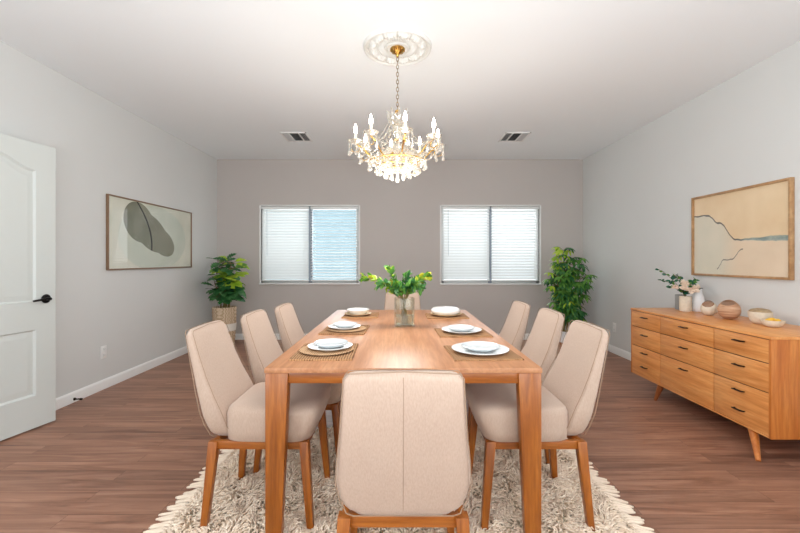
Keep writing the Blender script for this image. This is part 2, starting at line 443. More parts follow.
# outside: neighbour's house and ground
struct(MB().box((-9, YB+TH, -0.3), (9, YB+9, -0.14), plain('pale_gravel', srgb(214, 208, 198), 0.9, 0.1, 6)).build('ground_outside'))
def siding_mat():
    t = NT('pale_blue_siding'); v = t.coords()
    w = t.new('ShaderNodeTexWave', wave_type='BANDS', bands_direction='Z', wave_profile='SAW'); w.inputs['Scale'].default_value = 1.2
    t.link(v, w.inputs['Vector'])
    t.link(t.ramp(w.outputs['Fac'], [(0.0, srgb(128, 160, 172)), (0.06, srgb(166, 194, 204)), (1, srgb(178, 204, 212))]), t.bsdf.inputs['Base Color'])
    t.set(Roughness=0.8); return t.m
nb = thing('neighbour_house', 'pale blue sided house seen through the left back window blinds', 'house', (-1.5, YB+3.2, -0.14))
MB().box((-3.5, 0, 0), (1.4, 2.0, 3.0), siding_mat()).build('siding_wall', nb)
b = MB().box((-3.8, -0.35, 3.0), (1.7, 2.4, 3.12), 'vinyl', 0.01)
b.build('eaves', nb)

# ------------------------------------------------------------------ door, open against the left wall
ang = math.atan2(0.98, 0.191)
DW = 0.80
free = Vector((-2.578, 2.994, 0)); dirv = Vector((0.191, 0.98, 0)).normalized(); hinge = free - dirv*DW
d = bpy.data.objects.new('door_1', None); COL.objects.link(d); struct(d)
d.location = (hinge.x, hinge.y, 0.012); d.rotation_euler = (0, 0, math.atan2(dirv.y, dirv.x))
def door_mesh():
    # local x 0..DW from hinge, face towards the room is -y
    b = MB(); Hd = 2.035; th = 0.035
    b.box((0, 0.0135, 0), (DW, th-0.0135, Hd), 'door')
    st = 0.135
    def ring(outer, inner, z_out, z_in):
        n = len(outer); vs = [(x, z_out, z) for x, z in outer] + [(x, z_in, z) for x, z in inner]
        return vs, [(i, (i+1) % n, n+(i+1) % n, n+i) for i in range(n)]
    def arch(x0, x1, z0, zs, rise, inset):
        x0 += inset; x1 -= inset; z0 += inset; zs -= inset
        pts = [(x0, z0), (x1, z0), (x1, zs)]
        for k in range(1, 16):
            u = k/16; xx = x1 + (x0-x1)*u
            pts.append((xx, zs + rise*(0.5-0.5*math.cos(2*PI*u))))
        pts.append((x0, zs)); return pts
    for sgn, y0 in ((-1, 0.0125), (1, th-0.0125)):
        ys = -0.0 if sgn < 0 else th
        # frame pieces (stiles, rails) as a thin layer, with arched opening
        up = arch(st, DW-st, 0.90, 1.84, 0.085, 0); lo = arch(st, DW-st, 0.23, 0.70, 0, 0)
        def slab(pts2):
            n = len(pts2); vs = [(x, ys, z) for x, z in pts2] + [(x, y0, z) for x, z in pts2]
            b.add(vs, [tuple(range(n))] + [(i, (i+1) % n, n+(i+1) % n, n+i) for i in range(n)], 'door')
        slab([(0, 0), (st, 0), (st, Hd), (0, Hd)]); slab([(DW-st, 0), (DW, 0), (DW, Hd), (DW-st, Hd)])
        slab([(st, 0), (DW-st, 0), (DW-st, 0.23), (st, 0.23)]); slab([(st, 0.70), (DW-st, 0.70), (DW-st, 0.90), (st, 0.90)])
        top = [p for p in up[2:]]
        for k in range(len(top)-1):
            slab([top[k+1], top[k], (top[k][0], Hd), (top[k+1][0], Hd)])
        # moulding + raised fields
        for (x0, x1, za, zs, rise) in ((st, DW-st, 0.90, 1.84, 0.085), (st, DW-st, 0.23, 0.70, 0.0)):
            seq = [(0, ys), (0.012, y0 + sgn*0.0), (0.028, y0 + sgn*0.001), (0.05, ys - sgn*0.0005*-1 if False else (ys*0.35+y0*0.65))]
            prev = arch(x0, x1, za, zs, rise, 0); py = ys
            for ins, yy in seq[1:]:
                cur = arch(x0, x1, za, zs, rise, ins); vs, fs = ring(prev, cur, py, yy); b.add(vs, fs, 'door'); prev, py = cur, yy
            b.add([(x, py, z) for x, z in prev], [tuple(range(len(prev)))], 'door')
    return b
door_mesh().build('door_leaf', d, 25)
hb = MB(); hx = DW-0.07; hz = 0.915
for sg in (-1,):
    hb.lathe([(0.0, 0.0), (0.032, 0.0), (0.033, 0.006), (0.028, 0.012), (0.012, 0.014), (0.011, 0.045), (0.0, 0.046)], 'black', 24, Matrix.Translation((hx, 0, hz)) @ Matrix.Rotation(PI/2, 4, 'X'))
    hb.tube([(hx, -0.042, hz), (hx-0.03, -0.046, hz+0.004), (hx-0.07, -0.046, hz-0.002), (hx-0.115, -0.044, hz-0.006)], [0.011, 0.009, 0.008, 0.007], 'black', 10)
hb.build('door_handle', d)

# spring door stop on the left baseboard
yds = 1114/324.5 if False else 3.40
ds = thing('door_stop', 'small dark spring door stop on the left baseboard', 'door stop', (-HX+0.016, yds, 0.028))
MB().tube([(0, 0, 0), (0.006, 0, 0)], 0.012, 'bronze', 12).build('base', ds)
sp = MB(); sp.tube([(0.006 + 0.045*k/72, 0.006*math.cos(k*PI/4.5), 0.006*math.sin(k*PI/4.5)) for k in range(73)], 0.0015, 'bronze', 5); sp.build('spring', ds)
MB().tube([(0.05, 0, 0), (0.066, 0, 0)], 0.009, 'black', 12).build('rubber_tip', ds)

# outlets
def outlet(x, y, z, nx, label):
    t = thing('wall_outlet', label, 'outlet', (x, y, z), 0)
    s = nx
    a, c = sorted((0, s*0.006))
    MB().box((a, -0.037, -0.06), (c, 0.037, 0.06), 'trim', 0.002).build('cover_plate', t)
    for dz in (-0.028, 0.028):
        a, c = sorted((s*0.006, s*0.009))
        r = MB().box((a, -0.017, dz-0.014), (c, 0.017, dz+0.014), 'vinyl', 0.001)
        for yy in (-0.007, 0.007):
            a2, c2 = sorted((s*0.0088, s*0.0093)); r.box((a2, yy-0.0012, dz-0.004), (c2, yy+0.0012, dz+0.007), 'black')
        r.build('socket', t)
outlet(-HX, 3.755, 0.345, 1, 'white electrical outlet low on the left wall below the leaf picture')
outlet(HX, 5.19, 0.335, -1, 'white electrical outlet low on the right wall near the corner')

# ------------------------------------------------------------------ ceiling fittings
def vent(x0, x1, y0, y1, flip, label):
    cx, cy = (x0+x1)/2, (y0+y1)/2; hx, hy = (x1-x0)/2, (y1-y0)/2
    t = thing('ceiling_vent', label, 'vent', (cx, cy, H), 0, 'supply registers in the ceiling')
    f = MB(); z0, z1 = -0.012, 0.0; w = 0.022
    f.box((-hx, -hy, z0), (-hx+w, hy, z1), 'trim', 0.003); f.box((hx-w, -hy, z0), (hx, hy, z1), 'trim', 0.003)
    f.box((-hx, -hy, z0), (hx, -hy+w, z1), 'trim', 0.003); f.box((-hx, hy-w, z0), (hx, hy, z1), 'trim', 0.003)
    s = flip
    for u in (-0.33, 0.33): f.box((u*hx*1.1-0.006, -hy+w, z0), (u*hx*1.1+0.006, hy-w, z1), 'trim')
    f.build('frame', t)
    MB().box((-hx+w, -hy+w, -0.002), (hx-w, hy-w, -0.0005), plain('duct_shadow', srgb(90, 92, 94), 0.8)).build('duct_opening', t)
    l = MB(); c = 0.36*hx
    n = 9
    for i in range(n):       # middle: blades across
        y = -hy+w + (2*hy-2*w)*(i+0.5)/n
        l.add([(-c, y-0.011, -0.011), (c, y-0.011, -0.011), (c, y+0.009, -0.003), (-c, y+0.009, -0.003)], [(0, 1, 2, 3)], M['vent_blade'])
    for sd in (-1, 1):
        for i in range(4):
            x = sd*(c + 0.014 + (hx-w-c-0.01)*(i+0.3)/4)
            l.add([(x-0.007*sd, -hy+w, -0.003), (x+0.006*sd, -hy+w, -0.011), (x+0.006*sd, hy-w, -0.011), (x-0.007*sd, hy-w, -0.003)], [(0, 1, 2, 3)], M['vent_blade'])
    l.build('louvres', t)
M['vent_blade'] = plain('vent_blade', srgb(206, 208, 208), 0.5)
vent(-1.44, -1.12, 4.78, 5.14, 1, 'white ceiling vent on the left side above the leaf picture')
vent(1.26, 1.57, 4.78, 5.14, -1, 'white ceiling vent on the right side of the chandelier')

# medallion
def medallion():
    cx, cy = -0.018, 2.87; t = MB(); R = 0.245; nr, na = 46, 240; rings = []
    for i in range(nr+1):
        r = 0.045 + (R-0.045)*i/nr; u = r/R; ring = []
        for j in range(na):
            a = 2*PI*j/na
            base = 0.014
            if u > 0.93: base = 0.026 * math.sqrt(max(0, 1-((u-0.965)/0.036)**2)) * 0.9 + 0.002
            elif u > 0.86: base = 0.012
            elif u > 0.6:      # acanthus leaves
                k = abs(math.sin(6*a)); w = math.sin(PI*(u-0.6)/0.26)
                base = 0.008 + 0.024*w*k**0.6 + 0.008*w*abs(math.sin(24*a))
            elif u > 0.36:     # flutes
                base = 0.010 + 0.014*abs(math.sin(24*a))*math.sin(PI*(u-0.36)/0.24)
            elif u > 0.30: base = 0.022
            else: base = 0.014 + 0.004*abs(math.sin(12*a))
            ring.append((r*math.cos(a), r*math.sin(a), -base))
        rings.append(ring)
    rings.append([(R*math.cos(2*PI*j/na), R*math.sin(2*PI*j/na), 0.0) for j in range(na)])
    t.loft(rings, 'plaster', True, False)
    o = t.build('ceiling_medallion', None, 50, (cx, cy, H))
    tag(o, 'round white plaster medallion with leaf relief around the chandelier canopy', 'ceiling medallion')
medallion()

# chandelier ---------------------------------------------------------------
def chandelier():
    t = thing('chandelier', 'crystal candle chandelier hanging by a chain above the dining table', 'chandelier', (-0.018, 2.87, H-0.014))
    zt = lambda z: z - (H-0.014)
    c = MB().lathe([(0.0, 0.0), (0.052, 0.0), (0.055, -0.008), (0.046, -0.02), (0.03, -0.032), (0.016, -0.042), (0.009, -0.05), (0.008, -0.062), (0, -0.064)], 'gold', 32)
    for k in range(8):
        a = 2*PI*k/8
        c.sphere((0.04*math.cos(a), 0.04*math.sin(a), -0.016), 0.014, 'gold', 10, None, (1, 1, 0.6))
    c.build('canopy', t)
    ch = MB(); z = zt(2.665); k = 0; zend = zt(2.285)
    while z > zend:
        L, Wd = 0.017, 0.008
        pts = []
        for j in range(13):
            a = 2*PI*j/12; x = Wd*math.cos(a); zz = L*math.sin(a)
            pts.append((x if k % 2 == 0 else 0, 0 if k % 2 == 0 else x, z-L+zz+0.002))
        ch.tube(pts, 0.0022, 'chain', 5, None, False); z -= 0.027; k += 1
    ch.build('chain', t)
    # centre column (glass baluster) and crown
    MB().lathe([(0, zt(2.29)), (0.012, zt(2.285)), (0.018, zt(2.265)), (0.03, zt(2.25)), (0.022, zt(2.235)), (0.014, zt(2.21)), (0.024, zt(2.18)), (0.036, zt(2.15)),
                (0.03, zt(2.11)), (0.016, zt(2.08)), (0.014, zt(2.05)), (0.03, zt(2.03)), (0.05, zt(2.0)), (0.055, zt(1.975)), (0.035, zt(1.945)), (0.015, zt(1.92)), (0.0, zt(1.915))], 'crystal', 20).build('column', t)
    for zc, r, h in ((2.275, 0.02, 0.008), (2.07, 0.022, 0.012), (1.955, 0.05, 0.012)):
        MB().lathe([(r*0.4, zt(zc)-h), (r, zt(zc)-h*0.5), (r, zt(zc)+h*0.5), (r*0.4, zt(zc)+h)], 'gold', 20).build('collar', t)
    # crown of curled glass leaves
    cr = MB()
    for k in range(8):
        a = 2*PI*k/8 + 0.2; ca, sa = math.cos(a), math.sin(a)
        cr.tube([(r*ca, r*sa, zt(z)) for r, z in ((0.02, 2.17), (0.052, 2.20), (0.068, 2.235), (0.062, 2.262), (0.08, 2.28))], [0.013, 0.012, 0.010, 0.008, 0.004], 'crystal', 6)
    cr.build('crown', t)
    R = 0.30
    angs = [10, 55, 100, 145, 190, 235, 280, 325]
    # one arm pointing along -y (towards the camera at angle 0), local to its own origin
    def arm_parts():
        path = []
        for k in range(15):
            u = k/14; r = 0.04 + (R-0.04)*u
            z = 1.985 - 0.075*math.sin(PI*min(1, u*1.25))*(1-u*0.2) + 0.04*u**3
            path.append((0, -r, zt(z)))
        arm = MB().tube(path, [0.0055]*15, 'gold', 8)
        # curled scroll under the cup
        arm.tube([(0, -R+0.06*math.cos(q)*0.45, zt(1.99)+0.022*math.sin(q)) for q in [PI*1.0+i*0.5 for i in range(9)]], 0.003, 'gold', 6)
        ze = path[-1][2]
        bob = MB().lathe([(0, ze), (0.012, ze), (0.030, ze+0.006), (0.044, ze+0.016), (0.052, ze+0.026), (0.047, ze+0.028), (0.024, ze+0.016), (0.012, ze+0.012), (0, ze+0.012)], 'crystal', 20, None, 0, -R)
        sl = MB().lathe([(0.0, ze+0.012), (0.0105, ze+0.012), (0.0105, ze+0.075), (0.0, ze+0.076)], 'candle', 16, None, 0, -R)
        bl = MB().lathe([(0.0, ze+0.075), (0.007, ze+0.076), (0.0125, ze+0.09), (0.0135, ze+0.10), (0.010, ze+0.118), (0.005, ze+0.134), (0.0015, ze+0.144), (0, ze+0.146)], 'bulb', 14, None, 0, -R)
        return arm, bob, sl, bl, ze
    am, bo, sl, bl, ze = arm_parts()
    arm0 = am.build('arm', t); bob0 = bo.build('drip_cup', arm0); sl0 = sl.build('candle_sleeve', arm0); bl0 = bl.build('bulb', arm0)
    arm0.rotation_euler = (0, 0, math.radians(angs[0]))
    for a in angs[1:]:
        c = copy_tree(arm0, t); c.rotation_euler = (0, 0, math.radians(a))
    # crystal drops
    def drop_mesh(h, w):
        b = MB(); prof = [(0, 0), (0.15, -0.08), (0.32, -0.28), (0.75, -0.55), (1.0, -0.76), (0.75, -0.92), (0, -1.0)]
        b.lathe([(r*w, z*h) for r, z in prof], 'crystal', 6)
        b.sphere((0, 0, 0.006), 0.005, 'crystal', 6)
        return b
    dr = drop_mesh(0.048, 0.0125).build('crystal_drop', t, 20)
    dr.location = (0.02, -0.02, zt(1.90)); first = [dr]
    def put(x, y, z, s=1.0):
        if first: o = first.pop()
        else: o = dr.copy(); COL.objects.link(o); o.parent = t
        o.location = (x, y, z); o.rotation_euler = (0, 0, random.random()*6); o.scale = (s, s, s)
    cnt = 0
    for a in angs:                       # drops around every drip cup
        A = math.radians(a); cx, cy = R*math.sin(A), -R*math.cos(A)
        for q in range(5):
            B = A + 2*PI*q/5; put(cx + 0.046*math.cos(B), cy + 0.046*math.sin(B), ze-0.012 - (0.0 if q % 2 else 0.026), 1.05); cnt += 1
    for k, (r, z, n) in enumerate(((0.205, 1.905, 20), (0.15, 1.872, 18), (0.09, 1.85, 12), (0.045, 1.838, 6))):
        for q in range(n):
            B = 2*PI*(q+0.5*k)/n
            put(r*math.cos(B), r*math.sin(B), zt(z) + random.uniform(-0.01, 0.01), random.uniform(0.9, 1.15)); cnt += 1
    put(0, 0, zt(1.832), 1.4)
    # garlands of beads and fill
    g = MB()
    def bead(p, r=0.0062): g.add(*bead_geo(p, r), 'crystal')
    def bead_geo(p, r):
        x, y, z = p
        return [(x+r, y, z), (x-r, y, z), (x, y+r, z), (x, y-r, z), (x, y, z+r*1.2), (x, y, z-r*1.2)], [(0, 2, 4), (2, 1, 4), (1, 3, 4), (3, 0, 4), (2, 0, 5), (1, 2, 5), (3, 1, 5), (0, 3, 5)]
    for a in angs:
        A = math.radians(a); cx, cy = R*math.sin(A), -R*math.cos(A)
        for q in range(5):
            B = A + 2*PI*q/5
            for k in range(5 if q % 2 == 0 else 3): bead((cx + 0.046*math.cos(B), cy + 0.046*math.sin(B), ze+0.018-0.011*k), 0.0058)
    for i, a in enumerate(angs):
        A = math.radians(a); B = math.radians(angs[(i+1) % 8])
        p0 = Vector((R*math.sin(A), -R*math.cos(A), ze+0.01)); p1 = Vector((R*math.sin(B), -R*math.cos(B), ze+0.01))
        for k in range(1, 22):
            u = k/22; p = p0.lerp(p1, u); p.z -= 0.05*4*u*(1-u)*1.3; bead(p)
        tp = Vector((0.055*math.sin(A), -0.055*math.cos(A), zt(2.215)))       # crown to arms
        for k in range(1, 30):
            u = k/30; p = tp.lerp(p0, u); p.z -= 0.085*4*u*(1-u); bead(p, 0.0055)
        for q in range(3):           # arm to basket rings
            C2 = A + (q-1)*0.26; rr = 0.2
            s0 = Vector((0.06*math.sin(C2), -0.06*math.cos(C2), zt(2.02))); s1 = Vector((rr*math.sin(C2), -rr*math.cos(C2), zt(1.925)))
            s2 = Vector((0.03*math.sin(C2), -0.03*math.cos(C2), zt(1.845)))
            for k in range(14):
                u = k/14; p = s0.lerp(s1, u); p.z -= 0.02*4*u*(1-u); bead(p, 0.007)
                p = s1.lerp(s2, u); p.z -= 0.018*4*u*(1-u); bead(p, 0.0075)
    for k in range(420):
        A = random.random()*2*PI; u = random.random(); rr = 0.03 + 0.19*math.sqrt(u)
        z = 1.84 + 0.075*(rr/0.2)**1.3 + random.uniform(-0.02, 0.06)
        bead((rr*math.cos(A), rr*math.sin(A), zt(z)), random.uniform(0.006, 0.010))
    for k in range(200):
        A = random.random()*2*PI; u = random.random(); z = 1.95+0.2*u; rr = 0.09*(1-u)+0.04+random.uniform(-.01, .02)
        bead((rr*math.cos(A), rr*math.sin(A), zt(z)), random.uniform(0.005, 0.009))
    o = g.build('bead_garland', t, 10); o['kind'] = 'stuff'
    for rr, z in ((0.205, 1.912), (0.15, 1.88), (0.09, 1.857)):
        r = MB(); r.tube([(rr*math.cos(2*PI*k/40), rr*math.sin(2*PI*k/40), zt(z)) for k in range(41)], 0.003, 'gold', 6)
        r.build('basket_ring', t)
    return t
chandelier()

# ------------------------------------------------------------------ pictures
def picture(side, y0, y1, z0, z1, art, label, fmat, fw, depth):
    # local frame: x along the wall (from y0 to y1), z up, room side is -Y
    t = thing('framed_picture', label, 'picture')
    if side < 0: t.location = (-HX, (y0+y1)/2, z0); t.rotation_euler = (0, 0, PI/2)   # local +x -> +Y, local -y -> +X
    else: t.location = (HX, (y0+y1)/2, z0); t.rotation_euler = (0, 0, -PI/2)         # local +x -> -Y
    w = (y1-y0)/2; h = z1-z0
    f = MB()
    f.box((-w, -depth, 0), (-w+fw, -0.002, h), fmat, 0.002); f.box((w-fw, -depth, 0), (w, -0.002, h), fmat, 0.002)
    f.box((-w+fw, -depth, 0), (w-fw, -0.002, fw), fmat, 0.002); f.box((-w+fw, -depth, h-fw), (w-fw, -0.002, h), fmat, 0.002)
    f.build('frame', t)
    MB().box((-w+fw, -0.014, fw), (w-fw, -0.004, h-fw), art).build('artwork', t)
    MB().box((-w+fw, -0.024, fw), (w-fw, -0.022, h-fw), 'picture_glass').build('glass', t)
    return t

def sdf_stuff(t):
    """small helpers for drawing in object XZ"""
    tc = t.new('ShaderNodeTexCoord'); sx = t.new('ShaderNodeSeparateXYZ'); t.link(tc.outputs['Object'], sx.inputs[0])
    def mth(op, a, b=None, c=None):
        n = t.new('ShaderNodeMath', operation=op)
        for i, v in enumerate((a, b, c)):
            if v is None: continue
            if isinstance(v, (int, float)): n.inputs[i].default_value = v
            else: t.link(v, n.inputs[i])
        return n.outputs[0]
    return sx.outputs['X'], sx.outputs['Z'], mth

def art_leaf():
    # pale ground, grey-green bean leaf with a dark vein, big pale circle
    t = NT('leaf_artwork'); X, Z, m = sdf_stuff(t)
    nz = t.noise(t.coords((1, 1, 1)), 3, 4)
    x = m('MULTIPLY', X, 1.0); z = m('SUBTRACT', Z, 0.363)
    def ell(cx, cz, a, b, rot):
        c, s = math.cos(rot), math.sin(rot)
        dx = m('SUBTRACT', x, cx); dz = m('SUBTRACT', z, cz)
        u = m('ADD', m('MULTIPLY', dx, c), m('MULTIPLY', dz, s)); v = m('SUBTRACT', m('MULTIPLY', dz, c), m('MULTIPLY', dx, s))
        return m('ADD', m('POWER', m('ABSOLUTE', m('DIVIDE', u, a)), 2.0), m('POWER', m('ABSOLUTE', m('DIVIDE', v, b)), 2.0))
    e1 = ell(-0.29, 0.135, 0.255, 0.205, math.radians(-22)); e2 = ell(0.13, -0.062, 0.245, 0.145, math.radians(-22)); e3 = ell(-0.08, 0.035, 0.33, 0.186, math.radians(-24))
    inside = m('LESS_THAN', m('MINIMUM', m('MINIMUM', e1, e2), e3), 1.0)
    circ = m('LESS_THAN', ell(0.0, -0.02, 0.62, 0.36, 0), 1.0)
    # vein: curve x = f(z)
    cur = m('ADD', m('ADD', -0.093, m('MULTIPLY', z, -0.259)), m('MULTIPLY', m('MULTIPLY', z, z), -1.197))
    dist = m('ABSOLUTE', m('SUBTRACT', x, cur)); vein = m('MULTIPLY', m('LESS_THAN', dist, 0.012), m('GREATER_THAN', z, -0.21))
    g0 = t.ramp(nz, [(0.3, srgb(206, 208, 192)), (0.7, srgb(226, 226, 212))]); g1 = t.ramp(nz, [(0.3, srgb(196, 204, 190)), (0.7, srgb(212, 216, 202))])
    col = t.mix(circ, g0, g1)
    lf = t.ramp(nz, [(0.3, srgb(104, 106, 90)), (0.55, srgb(128, 130, 112)), (0.75, srgb(150, 148, 130))])
    rt = m('GREATER_THAN', x, cur)
    lf = t.mix(m('MULTIPLY', rt, 0.35), lf, srgb(150, 148, 128))
    col = t.mix(m('MULTIPLY', inside, 1.0), col, lf)
    col = t.mix(m('MULTIPLY', vein, inside), col, srgb(16, 15, 14))
    t.link(col, t.bsdf.inputs['Base Color']); t.set(Roughness=0.7); return t.m

def art_shore():
    t = NT('shore_artwork'); X, Z, m = sdf_stuff(t)
    nz = t.noise(t.coords((1, 1, 1)), 4, 4); n2 = t.noise(t.coords((1, 1, 1)), 14, 3)
    wob = m('MULTIPLY', m('SUBTRACT', n2, 0.5), 0.03)
    # main line piecewise: z = a + sum of smooth steps along x
    def sstep(x0, x1, dz):
        r = t.new('ShaderNodeMapRange', interpolation_type='SMOOTHSTEP'); t.link(X, r.inputs['Value'])
        r.inputs['From Min'].default_value = x0; r.inputs['From Max'].default_value = x1
        r.inputs['To Min'].default_value = 0; r.inputs['To Max'].default_value = dz; return r.outputs['Result']
    line = m('ADD', m('ADD', m('ADD', 0.535, wob), sstep(-0.30, -0.18, -0.075)), sstep(-0.17, 0.0, -0.15))
    line = m('ADD', line, m('MULTIPLY', X, -0.02))
    low = m('ADD', m('ADD', m('ADD', 0.06, wob), sstep(-0.20, -0.12, 0.085)), sstep(-0.04, 0.06, 0.085))
    above = m('GREATER_THAN', Z, line)
    ca = t.ramp(nz, [(0.3, srgb(228, 200, 160)), (0.7, srgb(238, 214, 178))]); cb = t.ramp(nz, [(0.3, srgb(214, 208, 188)), (0.7, srgb(226, 216, 196))])
    cc = t.ramp(nz, [(0.3, srgb(226, 204, 176)), (0.7, srgb(234, 214, 188))])
    rmix = sstep(-0.18, 0.05, 1.0)
    col = t.mix(above, t.mix(rmix, cb, cc), ca)
    thick = m('ADD', 0.0065, m('MULTIPLY', sstep(0.02, 0.4, 1.0), 0.014))
    ln = m('LESS_THAN', m('ABSOLUTE', m('SUBTRACT', Z, line)), thick)
    lc = t.mix(sstep(-0.02, 0.12, 1.0), srgb(74, 76, 78), t.ramp(n2, [(0.35, srgb(96, 128, 132)), (0.65, srgb(170, 184, 174))]))
    col = t.mix(m('MULTIPLY', ln, 0.9), col, lc)
    l2 = m('MULTIPLY', m('LESS_THAN', m('ABSOLUTE', m('SUBTRACT', Z, low)), 0.0055), m('MULTIPLY', m('GREATER_THAN', X, -0.195), m('LESS_THAN', X, 0.07)))
    col = t.mix(m('MULTIPLY', l2, 0.8), col, srgb(104, 98, 92))
    t.link(col, t.bsdf.inputs['Base Color']); t.set(Roughness=0.7); return t.m

picture(-1, 3.783, 5.308, 1.112, 1.838, art_leaf(), 'framed print of a large grey-green leaf with a dark vein on the left wall', plain('bronze_frame', srgb(140, 112, 88), 0.4, Metallic=0.3), 0.014, 0.026)
picture(1, 2.82, 3.783, 1.068, 1.795, art_shore(), 'framed beige abstract with a winding dark line above the sideboard', wood('oak_frame', [srgb(156, 116, 76), srgb(184, 142, 98), srgb(200, 160, 116)], (3, 3, 3), 4, 0.4), 0.018, 0.032)

# ------------------------------------------------------------------ chairs
def super_ring(cx, cy, hx, hy, z, n=28, e=3.2, zfun=None):
    out = []
    for j in range(n):
        a = 2*PI*j/n; c, s = math.cos(a), math.sin(a)
        x = cx + hx*math.copysign(abs(c)**(2/e), c); y = cy + hy*math.copysign(abs(s)**(2/e), s)
        out.append((x, y, z + (zfun(x, y) if zfun else 0)))
    return out
def interp(tab, z):
    for (a, va), (b, vb) in zip(tab[:-1], tab[1:]):
        if z <= b: 
            u = (z-a)/(b-a); u = max(0, min(1, u)); return va + (vb-va)*u
    return tab[-1][1]
REAR = [(0.405, -0.245), (0.43, -0.258), (0.50, -0.281), (0.60, -0.307), (0.75, -0.344), (0.885, -0.374)]
FRONT = [(0.405, -0.150), (0.50, -0.172), (0.56, -0.200), (0.62, -0.234), (0.70, -0.270), (0.80, -0.306), (0.885, -0.334)]
WID = [(0.405, 0.158), (0.412, 0.172), (0.425, 0.184), (0.45, 0.197), (0.48, 0.205), (0.52, 0.209), (0.60, 0.202), (0.68, 0.191), (0.76, 0.183), (0.86, 0.174), (0.885, 0.172)]
def make_chair():
    t = thing('dining_chair', '', 'chair')
    b = MB(); rings = []
    zs = [0.392, 0.396, 0.406, 0.418] + [0.43 + 0.0305*i for i in range(15)] 
    zs = [z for z in zs if z < 0.868] + [0.868, 0.877, 0.883, 0.886]
    for z in zs:
        r, f, w = interp(REAR, z), interp(FRONT, z), interp(WID, z)
        ins = {0.392: 0.014, 0.396: 0.006, 0.406: 0.001, 0.868: 0.0025, 0.877: 0.007, 0.883: 0.012, 0.886: 0.019}.get(z, 0)
        hy = (f-r)/2 - ins; w2 = w - ins*1.6
        ring = super_ring(0, (f+r)/2, w2, max(0.004, hy), z, 40, 6.0)
        # slight crown of the top edge
        rings.append([(x, y, zz - (0.006*(x/0.18)**2 if z > 0.8 else 0)) for x, y, zz in ring])
    b.loft(rings, 'fabric'); b.build('backrest', t, 70)
    # piping: round the rear outline and the front outline
    def outline(yt, off):
        p = []
        zz = [0.43, 0.46, 0.52, 0.60, 0.68, 0.76, 0.84, 0.865]
        for z in zz: p.append((interp(WID, z)-0.002, interp(yt, z)+off, z))
        p.append((interp(WID, .88)-0.012, interp(yt, 0.878)+off, 0.879)); p.append((0, interp(yt, 0.884)+off, 0.886))
        q = [(-x, y, z) for x, y, z in p[:-1]][::-1]
        return p + q
    pp = MB(); o1 = outline(REAR, 0.004); o1 = o1 + [(-0.178, interp(REAR, .42)+0.003, 0.410), (-0.158, REAR[0][1]+0.002, 0.398), (0.158, REAR[0][1]+0.002, 0.398), (0.178, interp(REAR, .42)+0.003, 0.410), o1[0]]
    pp.tube(o1, 0.0019, 'piping', 6)
    pp.build('piping', t)
    pf = MB(); of = [(x, y, z) for x, y, z in outline(FRONT, -0.003)]; pf.tube(of, 0.0014, 'piping', 6); pf.build('piping', t)
    # seam down the middle of the rear
    sm = MB(); sm.tube([(0, interp(REAR, z)-0.0002, z) for z in (0.42, 0.43, 0.5, 0.6, 0.75, 0.87)], 0.0008, 'piping', 5); sm.build('rear_seam', t)
    # seat
    s = MB(); rings = []
    prof = [(0.392, 0.012, 0.0), (0.397, 0.004, 0.002), (0.44, 0.0, 0.016), (0.48, -0.001, 0.030), (0.512, 0.0, 0.036), (0.53, 0.006, 0.036), (0.540, 0.018, 0.034), (0.546, 0.04, 0.03), (0.550, 0.08, 0.02), (0.5525, 0.13, 0.01)]
    for z, ins, fx in prof:
        y0, y1 = -0.185 + ins, 0.208 + fx - ins
        cy, hy = (y0+y1)/2, (y1-y0)/2
        ring = super_ring(0, cy, 0.222-ins, hy, z, 44, 6.5)
        rings.append([(x*(1.0 - 0.05*(0.22-y)/0.4), y, zz) for x, y, zz in ring])
    s.loft(rings, 'fabric'); s.build('seat', t, 70)
    # seat frame
    fr = MB(); z0, z1 = 0.355, 0.3925
    fr.box((-0.19, 0.165, z0), (0.19, 0.188, z1), 'wood_x', 0.002); fr.box((-0.18, -0.235, z0), (0.18, -0.212, z1), 'wood_x', 0.002)
    fr.box((-0.197, -0.22, z0), (-0.175, 0.18, z1), 'wood_y', 0.002); fr.box((0.175, -0.22, z0), (0.197, 0.18, z1), 'wood_y', 0.002)
    fr.build('seat_frame', t)
    for sx in (-1, 1):
        for (ty, by, bx) in ((0.178, 0.212, 0.209), (-0.226, -0.262, 0.209)):
            a, c = 0.021, 0.0145; tx = 0.186
            def sq(x, y, h, z): return [(x-h, y-h, z), (x+h, y-h, z), (x+h, y+h, z), (x-h, y+h, z)]
            lg = MB(); lg.hexa(sq(sx*bx, by, c, 0.0) + sq(sx*tx, ty, a, 0.392), 'wood_z', 0.003)
            lg.build('leg', t)
    return t
chair = make_chair()
RUGZ = 0.008
chairs = [
    (0.010, 1.50, 0, RUGZ, 'beige dining chair in the foreground with its back to the viewer'),
    (-0.608, 1.985, -PI/2, RUGZ, 'beige dining chair on the left side, nearest the viewer'),
    (-0.545, 2.452, -PI/2, RUGZ, 'beige dining chair on the left side, middle of three'),
    (-0.50, 2.93, -PI/2, 0, 'beige dining chair on the left side, farthest of three'),
    (0.585, 1.985, PI/2, RUGZ, 'beige dining chair on the right side, nearest the viewer'),
    (0.605, 2.53, PI/2, RUGZ, 'beige dining chair on the right side, middle of three'),
    (0.585, 3.09, PI/2, 0, 'beige dining chair on the right side, farthest of three'),
    (0.025, 3.80, PI, 0, 'beige dining chair at the far head of the table behind the glass vase'),
]
for i, (x, y, rz, z, lab) in enumerate(chairs):
    c = chair if i == 0 else copy_tree(chair)
    c.location = (x, y, z); c.rotation_euler = (0, 0, rz); c['label'] = lab; c['group'] = 'beige dining chairs around the table'

